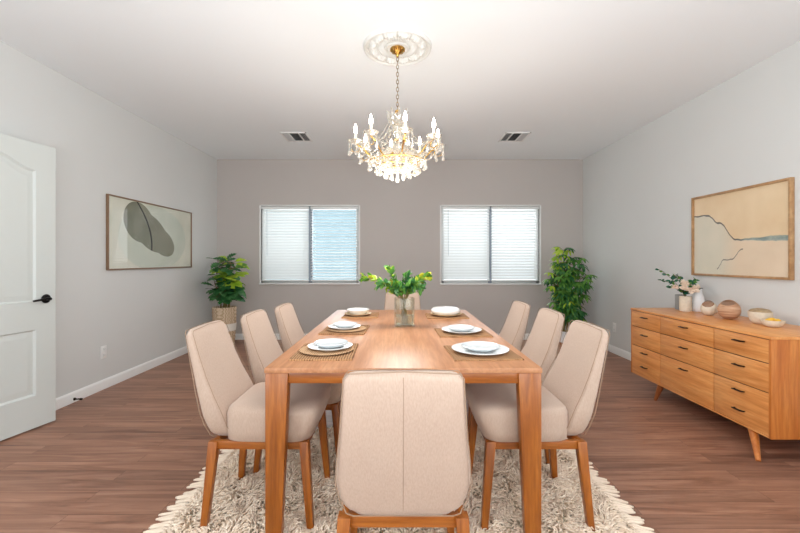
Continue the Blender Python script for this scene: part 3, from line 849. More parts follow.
# ------------------------------------------------------------------ dining table
TX0, TX1, TY0, TY1, TZ = -0.578, 0.606, 1.70, 3.70, 0.75
tb = thing('dining_table', 'long rectangular honey wood dining table in the middle of the rug', 'table', ((TX0+TX1)/2, (TY0+TY1)/2, 0))
hx, hy = (TX1-TX0)/2, (TY1-TY0)/2
MB().box((-hx, -hy, TZ-0.022), (hx, hy, TZ), 'top', 0.003).build('tabletop', tb)
a = MB(); za, zb = TZ-0.068, TZ-0.022
a.box((-hx+.09, -hy+0.012, za), (hx-.09, -hy+0.034, zb), 'wood_x', 0.001); a.box((-hx+.09, hy-0.034, za), (hx-.09, hy-0.012, zb), 'wood_x', 0.001)
a.box((-hx+0.012, -hy+.09, za), (-hx+0.034, hy-.09, zb), 'wood_y', 0.001); a.box((hx-0.034, -hy+.09, za), (hx-0.012, hy-.09, zb), 'wood_y', 0.001)
a.build('apron', tb)
for sx in (-1, 1):
    for sy in (-1, 1):
        w0, w1 = 0.068, 0.098; z0 = RUGZ if sy < 0 else 0.0
        def sq(w, z):
            xa, xb = sorted((sx*(hx-0.003), sx*(hx-0.003-w))); ya, yb = sorted((sy*(hy-0.003), sy*(hy-0.003-w*0.55)))
            return [(xa, ya, z), (xb, ya, z), (xb, yb, z), (xa, yb, z)]
        MB().hexa(sq(w0, z0) + sq(w1, TZ-0.022), 'wood_z', 0.003).build('leg', tb)

# ------------------------------------------------------------------ rug
def rug():
    X0, X1, Y0, Y1 = -1.03, 1.03, 0.85, 2.83
    t = thing('shag_rug', 'cream shag rug with fringed sides under the dining table', 'rug', (0, 0, 0))
    MB().box((X0, Y0, 0.0), (X1, Y1, 0.008), 'rug_back').build('backing', t)
    sp = 0.0115
    xs = np.arange(X0+0.004, X1-0.004, sp); ys = np.arange(Y0+0.004, Y1-0.004, sp)
    gx, gy = np.meshgrid(xs, ys); gx = gx.ravel() + rng.uniform(-sp*.5, sp*.5, gx.size); gy = gy.ravel() + rng.uniform(-sp*.5, sp*.5, gy.size)
    n = gx.size
    def fld(x, y, s, seed):
        r = np.random.default_rng(seed); o = np.zeros_like(x)
        for k in range(9):
            a = r.uniform(0, 2*PI); f = s*r.uniform(0.6, 1.6); o += np.sin((x*np.cos(a)+y*np.sin(a))*f + r.uniform(0, 6.28))
        return o/3
    ang = fld(gx, gy, 26, 1)*1.6 + fld(gx, gy, 7, 2)*1.2 + rng.normal(0, 0.5, n)
    lean = 0.022 + 0.012*np.abs(fld(gx, gy, 34, 3)) + rng.uniform(-.006, .006, n)
    hgt = 0.020 + 0.009*fld(gx, gy, 45, 4).clip(-1, 1) + rng.uniform(-.003, .004, n)
    dx, dy = np.cos(ang), np.sin(ang)
    rad = rng.uniform(0.0040, 0.0058, n)
    rings = []
    for u, hh, w in ((0, 0, 1.0), (0.35, 0.62, 1.1), (0.75, 0.95, 0.85), (1.15, 0.90, 0.35)):
        cx = gx + dx*lean*u; cy = gy + dy*lean*u; cz = 0.007 + hgt*hh
        ring = []
        for q in range(4):
            A = q*PI/2 + 0.6
            px, pz = math.cos(A), math.sin(A)
            ring.append(np.stack([cx - dy*rad*w*px, cy + dx*rad*w*px, cz + rad*w*(pz*0.8+0.3)], 1))
        rings.append(np.stack(ring, 1))
    V = np.stack(rings, 1).reshape(n, 16, 3); V[:, :, 2] = np.maximum(V[:, :, 2], 0.0015)
    V[:, :, 0] = V[:, :, 0].clip(X0-0.01, X1+0.01)
    F = []
    for i in range(3):
        for j in range(4):
            F.append((i*4+j, i*4+(j+1) % 4, (i+1)*4+(j+1) % 4, (i+1)*4+j))
    F.append((12, 13, 14, 15)); F = np.array(F)
    allF = (F[None] + (np.arange(n)*16)[:, None, None]).reshape(-1, 4)
    me = bpy.data.meshes.new('pile'); V = V.reshape(-1, 3)
    me.vertices.add(len(V)); me.vertices.foreach_set('co', V.ravel().astype(np.float32))
    me.loops.add(allF.size); me.loops.foreach_set('vertex_index', allF.ravel().astype(np.int32))
    me.polygons.add(len(allF)); me.polygons.foreach_set('loop_start', (np.arange(len(allF))*4).astype(np.int32))
    me.polygons.foreach_set('loop_total', np.full(len(allF), 4, np.int32))
    me.polygons.foreach_set('use_smooth', np.ones(len(allF), bool))
    me.materials.append(M['rug']); me.update(calc_edges=True); me.validate()
    o = bpy.data.objects.new('pile', me); COL.objects.link(o); o.parent = t; o['kind'] = 'stuff'
    for sx in (-1, 1):
        f = MB(); y = Y0+0.01
        while y < Y1:
            L = random.uniform(0.085, 0.115); s1 = random.uniform(-0.022, 0.022); x0 = sx*1.025
            pts = [(x0, y, 0.016), (x0+sx*L*0.25, y+s1*0.2, 0.018), (x0+sx*L*0.55, y+s1*0.6, 0.010), (x0+sx*L*0.85, y+s1, 0.0065), (x0+sx*L, y+s1*1.2, 0.005)]
            f.tube(pts, [0.007, 0.0095, 0.009, 0.008, 0.0045], 'rug', 6)
            y += random.uniform(0.017, 0.027)
        o = f.build('fringe', t, 180)
rug()

# ------------------------------------------------------------------ table settings
def placemat(x0, x1, y0, y1, rz, label):
    b = MB(); hx, hy = (x1-x0)/2, (y1-y0)/2; r = random.Random(int(x0*1000)+int(y0*100)); pts = []
    N = 22
    for k in range(N): pts.append((-hx+2*hx*k/N, -hy))
    for k in range(N): pts.append((hx, -hy+2*hy*k/N))
    for k in range(N): pts.append((hx-2*hx*k/N, hy))
    for k in range(N): pts.append((-hx, hy-2*hy*k/N))
    pts = [(x+r.uniform(-.0018, .0018), y+r.uniform(-.0018, .0018)) for x, y in pts]
    b.loft([[(x, y, 0) for x, y in pts], [(x, y, 0.0055) for x, y in pts], [(x*0.985, y*0.985, 0.007) for x, y in pts]], 'mat_weave')
    o = b.build('placemat', None, 40, ((x0+x1)/2, (y0+y1)/2, TZ)); o.rotation_euler = (0, 0, rz)
    return tag(o, label, 'placemat', 'woven placemats on the dining table')
placemat(-0.512, -0.222, 1.825, 2.175, 0.02, 'woven placemat at the front left of the table, nearest the viewer')
placemat(-0.500, -0.216, 2.46, 2.80, -0.03, 'woven placemat in the middle of the left side of the table')
placemat(-0.462, -0.180, 3.16, 3.46, 0.0, 'woven placemat at the far left end of the table')
placemat(0.240, 0.560, 1.825, 2.13, 0.06, 'woven placemat at the front right of the table, nearest the viewer')
placemat(0.232, 0.552, 2.38, 2.66, 0.03, 'woven placemat in the middle of the right side of the table')
placemat(0.215, 0.545, 3.13, 3.41, 0.0, 'woven placemat at the far right end of the table')
MZ = TZ + 0.007
def plate(name, cat, x, y, z, R, h, mat, label, group, foot=0.55, th=0.004, foot_mat=None):
    b = MB()
    b.lathe([(0, 0.0), (R*foot, 0.0), (R*foot, 0.003), (R*0.72, 0.006), (R*0.93, h*0.7), (R, h), (R*0.99, h+th*0.5), (R*0.92, h*0.72+th), (R*0.70, 0.0075+th*0.4), (R*0.4, 0.006+th*0.3), (0, 0.006+th*0.3)], mat, 48)
    o = b.build(name, None, 50, (x, y, z)); return tag(o, label, cat, group)
def bowl(name, x, y, z, R, h, mat, label, group):
    b = MB()
    b.lathe([(0, 0), (R*0.55, 0), (R*0.56, 0.002), (R*0.78, h*0.30), (R*0.92, h*0.75), (R, h), (R*0.98, h+0.002), (R*0.89, h*0.76), (R*0.68, h*0.40), (R*0.4, h*0.2), (0, h*0.18)], mat, 48)
    o = b.build(name, None, 50, (x, y, z)); return tag(o, label, 'bowl', group)
GP, GB, GC = 'dinner plates on the placemats', 'bowls stacked on the dinner plates', 'round straw chargers under the left plates'
def charger(x, y, R, label):
    return plate('charger_plate', 'charger', x, y, MZ, R, 0.009, 'straw', label, GC, 0.8, 0.003)
PL = 0.0105
charger(-0.366, 2.0, 0.135, 'round straw charger on the front left placemat')
plate('dinner_plate', 'plate', -0.352, 2.02, MZ+0.0075, 0.112, 0.016, 'porcelain', 'white dinner plate on the round straw charger, front left', GP)
bowl('bowl', -0.350, 2.03, MZ+0.0155, 0.086, 0.021, 'bowl_grey', 'pale bowl on the front left dinner plate', GB)
charger(-0.345, 2.60, 0.125, 'round straw charger on the middle left placemat')
plate('dinner_plate', 'plate', -0.362, 2.61, MZ+0.0075, 0.104, 0.016, 'porcelain', 'white dinner plate in the middle of the left side', GP)
bowl('bowl', -0.360, 2.62, MZ+0.0155, 0.080, 0.021, 'bowl_grey', 'pale bowl on the middle left dinner plate', GB)
plate('dinner_plate', 'plate', -0.345, 3.28, MZ, 0.110, 0.018, 'stoneware', 'tan dinner plate at the far left end of the table', GP)
bowl('bowl', -0.345, 3.28, MZ+0.0085, 0.092, 0.040, 'porcelain', 'white bowl on the tan plate, far left end', GB)
plate('dinner_plate', 'plate', 0.395, 1.975, MZ, 0.140, 0.018, 'porcelain', 'large white dinner plate, front right', GP)
bowl('bowl', 0.400, 1.985, MZ+0.0085, 0.096, 0.021, 'bowl_grey', 'shallow pale bowl on the large front right plate', GB)
plate('dinner_plate', 'plate', 0.388, 2.52, MZ, 0.125, 0.018, 'porcelain', 'white dinner plate in the middle of the right side', GP)
bowl('bowl', 0.385, 2.53, MZ+0.0085, 0.088, 0.021, 'bowl_grey', 'pale bowl on the middle right dinner plate', GB)
plate('dinner_plate', 'plate', 0.375, 3.26, MZ, 0.128, 0.020, 'stoneware', 'tan dinner plate at the far right end of the table', GP)
# rounded covered dish, far right
b = MB().lathe([(0, 0), (0.07, 0), (0.10, 0.010), (0.118, 0.026), (0.116, 0.044), (0.10, 0.056), (0.07, 0.062), (0.0, 0.064)], 'porcelain', 48)
tag(b.build('serving_dish', None, 60, (0.372, 3.26, MZ+0.0085)), 'rounded white dish on the tan plate, far right end', 'dish')

# leaves -----------------------------------------------------------------
def leaf(b, base, d, up, L, W, mat, droop=0.3, fold=0.25, notch=0, nseg=6, power=1.0):
    d = Vector(d).normalized(); up = Vector(up); up = (up - d*up.dot(d))
    up = up.normalized() if up.length > 1e-4 else d.orthogonal().normalized()
    s = d.cross(up); base = Vector(base); vs = []; fs = []
    for i in range(nseg+1):
        u = i/nseg; w = W*0.5*math.sin(PI*min(1, max(0.0, u**power*0.94+0.05)))**0.8
        if i == nseg: w = 0.0005
        if notch and i % 2 == 1 and 0 < i < nseg: w *= (1-notch)
        c = base + d*(L*u) - up*(droop*L*u*u) ; e = up*(fold*w)
        vs += [c - s*w + e, c, c + s*w + e]
    for i in range(nseg):
        k = i*3; fs += [(k, k+1, k+4, k+3), (k+1, k+2, k+5, k+4)]
    b.add(vs, fs, mat)
def rnd_dir(r, zmin=-0.4, zmax=0.9):
    a = r.uniform(0, 2*PI); z = r.uniform(zmin, zmax); q = math.sqrt(max(0, 1-z*z)); return Vector((q*math.cos(a), q*math.sin(a), z))

# glass vase with branches on the table
def table_vase():
    x, y = 0.03, 2.80
    t = thing('glass_vase', 'square clear glass vase of water standing on the dining table', 'vase', (x, y, TZ), 0.12)
    h, w, th = 0.195, 0.066, 0.005
    g = NT('vase_glass'); g.n.remove(g.bsdf)
    tr = g.new('ShaderNodeBsdfTransparent'); tr.inputs['Color'].default_value = (0.93, 0.93, 0.88, 1)
    gl = g.new('ShaderNodeBsdfGlossy'); gl.inputs['Roughness'].default_value = 0.03
    lw = g.new('ShaderNodeLayerWeight'); lw.inputs['Blend'].default_value = 0.35
    mx = g.new('ShaderNodeMixShader'); g.link(lw.outputs['Facing'], mx.inputs[0]); 
    mh = g.new('ShaderNodeMath', operation='MULTIPLY_ADD'); mh.inputs[1].default_value = 0.4; mh.inputs[2].default_value = 0.06
    g.link(lw.outputs['Facing'], mh.inputs[0]); g.link(mh.outputs[0], mx.inputs[0])
    g.link(tr.outputs[0], mx.inputs[1]); g.link(gl.outputs[0], mx.inputs[2]); g.link(mx.outputs[0], g.out.inputs['Surface'])
    o = [super_ring(0, 0, w, w, z, 32, 10) for z in (0.001, 0.006, h)]
    i = [super_ring(0, 0, w-th, w-th, z, 32, 10) for z in (h, 0.014)]
    MB().loft(o + i, g.m).build('glass_body', t)
    wt = plain('vase_water', (0.80, 0.79, 0.70, 1), 0.03)
    wn = wt.node_tree.nodes['Principled BSDF']; wn.inputs['Transmission Weight'].default_value = 0.75; wn.inputs['IOR'].default_value = 1.2
    MB().loft([super_ring(0, 0, w-th-.001, w-th-.001, z, 32, 10) for z in (0.0145, 0.075)], wt).build('water', t)
    fl = thing('leafy_branches', 'green and yellow leafy branches standing in the square glass vase', 'branches', (x, y, TZ+0.016))
    st = MB(); lf = MB(); r = random.Random(4)
    tips = [((-0.285, 0.02, 0.315), 0), ((-0.10, 0.03, 0.375), 1), ((0.165, 0.0, 0.325), 0), ((-0.17, -0.06, 0.27), 2), ((0.07, -0.05, 0.27), 2), ((0.02, 0.05, 0.33), 2), ((0.12, 0.05, 0.30), 2), ((-0.06, -0.03, 0.24), 2), ((0.11, -0.03, 0.25), 2), ((-0.12, 0.03, 0.26), 0)]
    for (tx, ty, tz), kind in tips:
        b0 = Vector((r.uniform(-.03, .03), r.uniform(-.03, .03), 0.0)); m = Vector((tx*0.06, ty*0.1, 0.16)); e = Vector((tx, ty, tz)); pts = []
        for k in range(15):
            u = k/14
            if u < 0.4: p = b0.lerp(m, u/0.4)
            else:
                v = (u-0.4)/0.6; p = m.lerp(e, v); p.z += 0.05*math.sin(PI*v)*(1 if kind != 1 else -0.2)
            pts.append(p)
        st.tube(pts, [0.0035]*8 + [0.0028, 0.0024, 0.002, 0.0018, 0.0015, 0.0012, 0.001], 'stem', 6)
        for k in range(7, 15):
            dv = (pts[min(k+1, 14)] - pts[k-1]).normalized()
            for q in range(6):
                a = r.uniform(0, 2*PI); o1 = dv.orthogonal().normalized(); o2 = dv.cross(o1)
                out = (o1*math.cos(a)+o2*math.sin(a))*0.9 + dv*0.7 + Vector((0, 0, 0.25))
                if kind == 0: mat = 'leaf_yellow' if (k >= 9 and r.random() < 0.35) else ('leaf_lime' if r.random() < 0.4 else 'leaf_mid')
                elif kind == 1: mat = 'leaf_lime' if r.random() < 0.3 else 'leaf_mid'
                else: mat = 'leaf_dark' if r.random() < 0.45 else 'leaf_mid'
                leaf(lf, pts[k] + dv*r.uniform(-.01, .01), out, rnd_dir(r, 0.2, 1), r.uniform(0.040, 0.060), r.uniform(0.022, 0.032), mat, 0.2, 0.2, 0, 4)
    st.build('stems', fl); lf.build('foliage', fl, 180)
table_vase()

# ------------------------------------------------------------------ potted plants
def basket(t, r0, r1, h, name='basket_pot', white=True):
    b = MB(); prof = [(0, 0), (r0*0.96, 0), (r0, 0.01)]
    n = 22
    for k in range(n+1):
        u = k/n; rr = r0 + (r1-r0)*u + 0.006*math.sin(PI*u)
        prof.append((rr + 0.0035*(1 if k % 2 else -1), 0.01 + (h-0.01)*u))
    prof += [(r1-0.012, h), (r1-0.015, h-0.06), (0, h-0.06)]
    if not white: b.lathe(prof, 'basket', 40)
    else:
        b.lathe(prof, 'basket', 40)
    o = b.build(name, t, 60)
    if white:
        w = MB(); z0, z1 = h*0.42, h*0.60
        w.lathe([(r0+(r1-r0)*0.42+0.0105, z0), (r0+(r1-r0)*0.5+0.013, (z0+z1)/2), (r0+(r1-r0)*0.6+0.0115, z1)], plain('white_paint_band', srgb(232, 226, 216), 0.8), 40)
        w.build('white_band', t, 60)
    MB().lathe([(0, h-0.045), (r1-0.016, h-0.05), (r1-0.016, h-0.06), (0, h-0.06)], 'soil', 32).build('soil', t)

def left_plant():
    t = thing('potted_plant', 'bushy broad-leaved potted plant in a woven basket in the left back corner', 'plant', (-2.44, 5.56, 0))
    basket(t, 0.128, 0.158, 0.56)
    r = random.Random(11); st = MB(); lf = MB()
    stems = [((0.0, 0.0), (0.0, -0.02, 1.17)), ((0.02, 0.01), (0.13, -0.05, 1.16)), ((-0.03, 0), (-0.11, -0.02, 1.10)), ((0, 0.03), (0.05, -0.12, 0.96)), ((0.01, -0.02), (-0.08, -0.10, 0.94)), ((0.03, 0.0), (0.16, -0.02, 1.0)), ((-0.02, 0.01), (-0.04, 0.08, 0.95))]
    for (bx, by), tip in stems:
        b0 = Vector((bx, by, 0.50)); e = Vector(tip); pts = [b0.lerp(e, u) + Vector((0.02*math.sin(5*u+bx*40), 0.01*math.sin(4*u), 0)) for u in [k/8 for k in range(9)]]
        st.tube(pts, [0.011, 0.010, 0.009, 0.008, 0.007, 0.007, 0.006, 0.005, 0.003], 'stem', 7)
        for k in range(3, 9):
            for q in range(5 if k < 8 else 7):
                dv = rnd_dir(r, -0.15, 0.55); p = pts[k]
                if p.x + dv.x*0.3 < -0.21: dv.x = abs(dv.x)*0.5; dv.normalize()
                if p.y + dv.y*0.3 > 0.3: dv.y = -abs(dv.y)
                pe = p + dv*r.uniform(0.04, 0.09); st.tube([p, pe], 0.0025, 'stem', 4)
                lime = (p.x > 0.02 and p.z > 0.88 and r.random() < 0.7)
                mat = 'leaf_lime' if lime else ('leaf_dark' if r.random() < 0.85 else 'leaf_mid')
                leaf(lf, pe, dv, (r.uniform(-.3, .3), -0.5, 1), r.uniform(0.13, 0.18), r.uniform(0.095, 0.135), mat, r.uniform(0.25, 0.55), 0.12, 0.38 if r.random() < 0.75 else 0.0, 10)
    st.build('stems', t); lf.build('foliage', t, 180)
left_plant()

def right_plant():
    t = thing('potted_plant', 'tall bushy green potted tree with drooping fingered leaves in the right back corner', 'plant', (2.29, 5.48, 0))
    b = MB().lathe([(0, 0), (0.12, 0), (0.125, 0.01), (0.15, 0.10)], 'leg_dark', 40)
    b.build('pot_base', t)
    MB().lathe([(0.0, 0.10), (0.15, 0.10), (0.165, 0.24), (0.167, 0.25), (0.155, 0.25), (0.15, 0.21), (0, 0.21)], 'white_ceramic', 40).build('pot', t)
    MB().lathe([(0, 0.222), (0.149, 0.218), (0.149, 0.211), (0, 0.211)], 'soil', 32).build('soil', t)
    r = random.Random(5); st = MB(); lf = MB()
    for sx, (tx, ty, tz) in ((-0.05, (-0.06, -0.02, 1.34)), (0.04, (0.07, -0.03, 1.22)), (0.0, (0.0, 0.05, 1.15)), (0.02, (0.15, -0.05, 0.95)), (-0.02, (-0.15, -0.05, 0.98))):
        b0 = Vector((sx, 0, 0.21)); e = Vector((tx, ty, tz)); pts = [b0.lerp(e, u) + Vector((0.015*math.sin(6*u+sx*50), 0.01*math.cos(5*u), 0)) for u in [k/12 for k in range(13)]]
        st.tube(pts, [0.014 - 0.0009*k for k in range(13)], 'stem', 8)
        for k in range(3, 13):
            for q in range(5):
                dv = rnd_dir(r, -0.1, 0.5); p = pts[k]; L = r.uniform(0.07, 0.15) * (1.0 if 0.4 < p.z < 1.15 else 0.75)
                pe = p + dv*L
                pe.x = min(pe.x, 0.28); pe.y = min(pe.y, 0.32)
                st.tube([p, p.lerp(pe, 0.6) + Vector((0, 0, 0.015)), pe], 0.0024, 'stem', 4)
                top = p.z > 1.12 and p.x < 0.0
                lime = (top and r.random() < 0.6) or (r.random() < 0.05)
                mat = 'leaf_lime' if lime else ('leaf_dark' if r.random() < 0.55 else 'leaf_mid')
                nf = 6
                for f in range(nf):
                    a = 2*PI*f/nf + r.uniform(-.2, .2); hdir = Vector((math.cos(a), math.sin(a), 0))*0.9 + dv*0.55 + Vector((0, 0, -0.35))
                    leaf(lf, pe, hdir, (0, -0.15, 1), r.uniform(0.085, 0.125), r.uniform(0.030, 0.042), mat, r.uniform(0.3, 0.6), 0.2, 0, 5)
    st.build('stems', t); lf.build('foliage', t, 180)
right_plant()

# ------------------------------------------------------------------ sideboard
SX0, SX1, SY0, SY1, SZ0, SZ1 = 2.20, HX-0.02, 2.37, 3.81, 0.145, 0.755
def sideboard():
    t = thing('sideboard', 'long honey wood sideboard with drawers on tapered legs against the right wall', 'sideboard', ((SX0+SX1)/2, (SY0+SY1)/2, 0))
    ox, oy = t.location.x, t.location.y; T = Matrix.Translation((-ox, -oy, 0))
    th = 0.018
    c = MB()
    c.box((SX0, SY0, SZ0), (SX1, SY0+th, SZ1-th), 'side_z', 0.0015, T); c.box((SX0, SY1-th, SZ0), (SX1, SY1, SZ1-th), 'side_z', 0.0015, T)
    c.box((SX0, SY0+th, SZ0), (SX1, SY1-th, SZ0+0.012), 'side_y', 0.001, T)
    c.box((SX1-0.01, SY0+th, SZ0+.012), (SX1, SY1-th, SZ1-th), 'side_y', 0, T)
    cols = [(SY0+0.006, 2.805), (2.805, 3.385), (3.385, SY1-0.006)]
    c.build('carcass', t)
    MB().box((SX0-0.004, SY0-0.003, SZ1-th), (SX1, SY1+0.003, SZ1), 'side_y', 0.002, T).build('worktop', t)
    k = MB().box((SX0+0.010, SY0+0.01, SZ0+0.013), (SX0+0.016, SY1-0.01, SZ1-th-0.001), 'gap', 0, T); k.build('inner_face', t)
    rows = [(0.590, SZ1-th-0.002), (0.414, 0.590), (SZ0+0.010, 0.414)]
    hz = [[0.689], [0.530], [0.368, 0.243]]
    for ci, (y0, y1) in enumerate(cols):
        for ri, (z0, z1) in enumerate(rows):
            g = 0.0028
            dr = MB().box((SX0+0.0005, y0+g, z0+g), (SX0+0.0095, y1-g, z1-g), 'side_y', 0.001, T)
            o = dr.build('drawer', t)
            hs = hz[ri] if ci != 1 or ri < 2 else [0.362]
            ym = (y0+y1)/2
            for z in hs:
                hb = MB(); x = SX0+0.0005
                hb.tube([(x, ym-0.036, z), (x-0.014, ym-0.036, z)], 0.0035, 'bronze', 8, T); hb.tube([(x, ym+0.036, z), (x-0.014, ym+0.036, z)], 0.0035, 'bronze', 8, T)
                hb.tube([(x-0.015, ym-0.046, z+0.003), (x-0.018, ym-0.02, z), (x-0.018, ym+0.02, z), (x-0.015, ym+0.046, z-0.003)], [0.004, 0.0055, 0.0055, 0.004], 'bronze', 8, T)
                hb.build('handle', o)
    for (tx, ty, bx, by, m) in ((2.245, 2.545, 2.155, 2.405, 'side_z'), (2.235, 3.42, 2.2, 3.45, 'leg_dark'), (2.68, 2.545, 2.655, 2.50, 'side_z'), (2.68, 3.42, 2.68, 3.45, 'leg_dark')):  # far pair coloured darker to imitate their shade
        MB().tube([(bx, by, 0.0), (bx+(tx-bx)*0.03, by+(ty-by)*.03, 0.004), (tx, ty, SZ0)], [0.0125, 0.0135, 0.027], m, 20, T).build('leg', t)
sideboard()
Z = SZ1
# vases and bowls
b = MB().lathe([(0, 0), (0.044, 0), (0.045, 0.003), (0.045, 0.135), (0.041, 0.135), (0.041, 0.01), (0, 0.01)], 'grey_ceramic', 36)
tag(b.build('cylinder_vase', None, 40, (2.59, 3.69, Z)), 'plain grey cylinder vase at the far end of the sideboard, behind the cream one', 'vase')
b = MB().lathe([(0, 0), (0.046, 0), (0.0475, 0.003), (0.0475, 0.132), (0.043, 0.132), (0.043, 0.01), (0, 0.01)], 'cream_ceramic', 36)
tag(b.build('cylinder_vase', None, 40, (2.545, 3.565, Z)), 'rough cream cylinder vase holding the flowers on the sideboard', 'vase')
b = MB().lathe([(0, 0), (0.046, 0), (0.052, 0.02), (0.054, 0.06), (0.044, 0.12), (0.030, 0.165), (0.026, 0.19), (0.028, 0.21), (0.023, 0.21), (0.021, 0.18), (0, 0.17)], 'white_ceramic', 36)
tag(b.build('bottle_vase', None, 50, (2.655, 3.56, Z)), 'smooth white bottle vase beside the flowers, close to the wall', 'vase')
def flowers():
    t = thing('flower_bunch', 'bunch of blush flowers and eucalyptus in the cream vase', 'flowers', (2.545, 3.565, Z+0.012))
    st = MB(); lf = MB(); r = random.Random(9)
    for (x, y, z) in ((-0.22, 0.02, 0.355), (-0.21, 0.0, 0.26), (-0.12, -0.03, 0.31), (-0.04, 0.03, 0.30), (0.06, -0.02, 0.24), (0.10, 0.0, 0.27), (-0.15, 0.0, 0.20), (0.08, -0.05, 0.19)):
        pts = []
        for k in range(11):
            u = k/10; p = Vector((0, 0, 0.13*min(1, u*3))) if u < 0.34 else Vector((0, 0, 0.13)).lerp(Vector((x, y, z)), (u-0.33)/0.67) + Vector((0, 0, 0.03*math.sin(PI*(u-.33)/.67)))
            pts.append(p + Vector((0.01*x, 0.005, 0)))
        st.tube(pts, 0.0018, 'stem', 5)
        for k in range(4, 11):
            for q in range(2):
                dv = rnd_dir(r, -0.2, 0.7)
                leaf(lf, pts[k], dv, rnd_dir(r, 0.1, 1), r.uniform(0.028, 0.045), r.uniform(0.022, 0.034), 'euca' if r.random() < 0.75 else 'leaf_mid', 0.15, 0.15, 0, 4)
    st.build('stems', t); lf.build('foliage', t, 180)
    for (x, y, z, R) in ((-0.06, -0.07, 0.195, 0.040), (0.015, -0.085, 0.175, 0.044), (-0.03, -0.03, 0.235, 0.038), (0.06, -0.05, 0.20, 0.034), (-0.115, -0.03, 0.20, 0.030), (0.045, 0.03, 0.225, 0.030)):
        b = MB()
        for k in range(46):
            dv = rnd_dir(r, -0.5, 1); leaf(b, Vector((x, y, z)) + dv*R*0.25, dv, rnd_dir(r, -1, 1), R*r.uniform(0.6, 0.85), R*0.42, 'blush', -0.25, 0.4, 0, 3)
        b.sphere((x, y, z), R*0.45, 'blush', 8)
        b.build('blossom', t, 180)
flowers()

def open_pot(name, loc, R, H_, squash, tilt, mats, label, cut):
    """rounded pot whose mouth is an oblique cut: mouth drops on the side facing the room"""
    outer, inner, rim = mats
    b = MB(); n = 40; rings = []
    K = 16; prof = []
    for i in range(K+1):
        a = -PI/2 + (PI*0.80)*i/K
        prof.append((max(0.45, 0) if False else math.cos(a), math.sin(a)))
    def shape(k, th, ins=0.0):
        # parametrise from base to mouth; mouth height varies with theta
        top = PI*(0.30 - cut*math.cos(th - PI*1.22))
        a = -PI*0.40 + (top + PI*0.40)*k
        r = (R-ins)*math.cos(a); z = H_*0.5*(1 + (math.sin(a))/math.sin(PI*0.40)*1.0)*squash
        return (r*math.cos(th), r*math.sin(th), max(z, 0.0) + ins*0.6)
    for k in range(K+1): rings.append([shape(k/K, 2*PI*j/n) for j in range(n)])
    b.loft(rings, outer, True, False)
    b.loft([[shape(1, 2*PI*j/n) for j in range(n)], [shape(1, 2*PI*j/n, 0.007) for j in range(n)]], rim, False, False)
    b.loft([[shape(k/K, 2*PI*j/n, 0.007) for j in range(n)] for k in range(K, -1, -1)], inner, False, True)
    o = b.build(name, None, 60, loc); return o
tag(open_pot('tilted_pot', (2.535, 3.285, Z), 0.055, 0.115, 1.0, 0, ('cream_ceramic', 'inner_brown', 'rim_brown'), '', 0.22), 'small cream pot with an oblique brown-rimmed mouth on the sideboard', 'pot')
tag(open_pot('round_pot', (2.53, 3.075, Z), 0.072, 0.142, 1.0, 0, ('strata', 'inner_brown', 'strata'), '', 0.16), 'round brown striped clay pot with an open side', 'pot')
def lidded():
    t = thing('serving_bowl', 'round white bowl topped with a rough tan lid on the sideboard', 'bowl', (2.575, 2.86, Z))
    MB().lathe([(0, 0), (0.04, 0), (0.058, 0.022), (0.067, 0.055), (0.069, 0.085), (0.065, 0.085), (0.06, 0.055), (0.035, 0.02), (0, 0.015)], 'cream_ceramic', 40).build('bowl', t, 60)
    rings = []
    r = random.Random(3)
    for rr, z in ((0.064, 0.0855), (0.062, 0.091), (0.052, 0.099), (0.036, 0.104), (0.016, 0.107), (0.004, 0.108)):
        rings.append([(rr*math.cos(2*PI*j/36), rr*math.sin(2*PI*j/36), z + (r.uniform(-.002, .003) if rr < 0.062 else 0)) for j in range(36)])
    MB().loft(rings, plain('rough_tan_lid', srgb(176, 150, 116), 0.9, 0.25, 60, 0.6, 70)).build('lid', t, 60)
lidded()
tag(MB().lathe([(0, 0), (0.028, 0), (0.048, 0.012), (0.062, 0.034), (0.064, 0.048), (0.060, 0.048), (0.055, 0.034), (0.035, 0.018), (0, 0.014)], 'cream_ceramic', 40).build('shallow_bowl', None, 60, (2.53, 2.715, Z)), 'shallow cream bowl holding yellow fruit on the sideboard', 'bowl')
for i, (x, y, z, lab) in enumerate(((2.511, 2.722, 0.042, 'left'), (2.546, 2.697, 0.043, 'right'), (2.545, 2.738, 0.045, 'rear'))):
    o = MB().sphere((0, 0, 0), 0.019, 'lemon', 16, None, (1.2, 0.95, 0.85)).build('yellow_fruit', None, 180, (x, y, Z+z)); o.rotation_euler = (0.1, 0.1, i*1.1)
    tag(o, 'small yellow fruit in the shallow cream bowl, %s of three' % lab, 'fruit', 'yellow fruit in the shallow bowl')

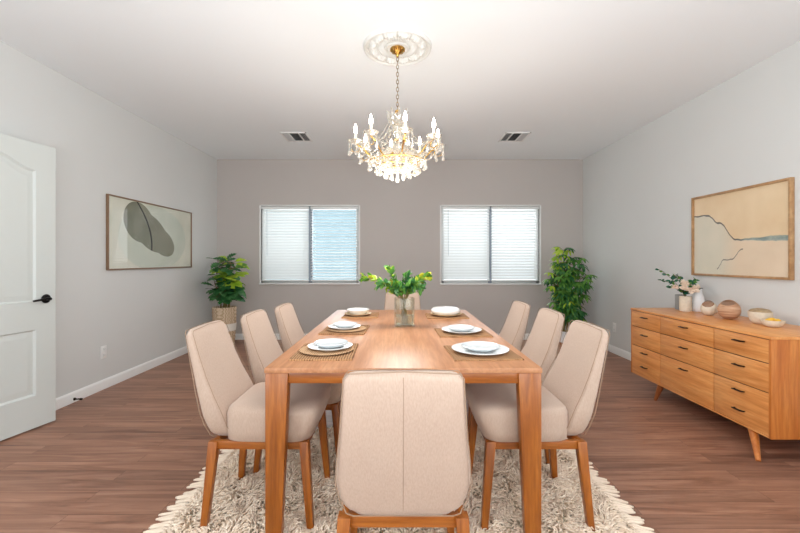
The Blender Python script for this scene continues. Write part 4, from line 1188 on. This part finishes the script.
# ------------------------------------------------------------------ light
w = bpy.data.worlds.new('sky'); S.world = w; w.use_nodes = True
bg = w.node_tree.nodes['Background']; bg.inputs['Color'].default_value = (0.86, 0.93, 1.0, 1); bg.inputs['Strength'].default_value = 1.5
def area(name, loc, rot, sx, sy, power, col):
    l = bpy.data.lights.new(name, 'AREA'); l.shape = 'RECTANGLE'; l.size = sx; l.size_y = sy; l.energy = power; l.color = col
    o = bpy.data.objects.new(name, l); COL.objects.link(o); o.location = loc; o.rotation_euler = rot; return o
DAY = (0.86, 0.95, 1.0)
for i, wd in enumerate(FW):   # fill lamps outside the added front windows, out of view
    area('daylight_lamp', ((wd[0]+wd[1])/2, YF-0.25, (wd[2]+wd[3])/2), (PI/2, 0, 0), 2.05, 2.2, 4, DAY)
for sx in (-1, 1):            # stronger fill lamps outside the added, unseen side windows
    area('daylight_lamp', (sx*(HX+0.3), (SW[0]+SW[1])/2, (SW[2]+SW[3])/2), (PI/2, 0, sx*PI/2), 2.15, 1.8, 60, DAY)
for wd in (W1, W2):           # daylight on the outside of the back windows
    area('daylight_lamp', ((wd[0]+wd[1])/2, YB+0.9, 1.75), (-PI/2-0.25, 0, 0), 1.5, 1.2, 21, (0.95, 0.98, 1.0))
# added upward area light, unseen behind the camera, to brighten the ceiling
bf = area('added_uplight', (0, -0.6, 1.0), (PI-math.radians(28), 0, 0), 2.2, 0.8, 56, DAY)
bf.data.spread = math.radians(150)
l = bpy.data.lights.new('chandelier_fill', 'POINT'); l.energy = 27; l.shadow_soft_size = 0.25; l.color = (1.0, 0.965, 0.92)  # added lamp floating free under the chandelier to brighten the room
o = bpy.data.objects.new('chandelier_fill', l); COL.objects.link(o); o.location = (-0.018, 2.87, 1.64)

# ------------------------------------------------------------------ camera
cam = bpy.data.cameras.new('camera'); co = bpy.data.objects.new('camera', cam); COL.objects.link(co)
co.location = CAM; co.rotation_euler = (PI/2, 0, 0)
cam.sensor_width = 36; cam.lens = 18.0; cam.shift_y = -6.5/800; cam.clip_start = 0.05
S.camera = co
S.view_settings.view_transform = 'Standard'; S.view_settings.look = 'None'
S.view_settings.exposure = 0.42; S.view_settings.gamma = 1.0; S.view_settings.use_curve_mapping = False
S.cycles.use_denoising = True
S.cycles.max_bounces = 10; S.cycles.diffuse_bounces = 6; S.cycles.transparent_max_bounces = 24
S.cycles.sample_clamp_indirect = 8
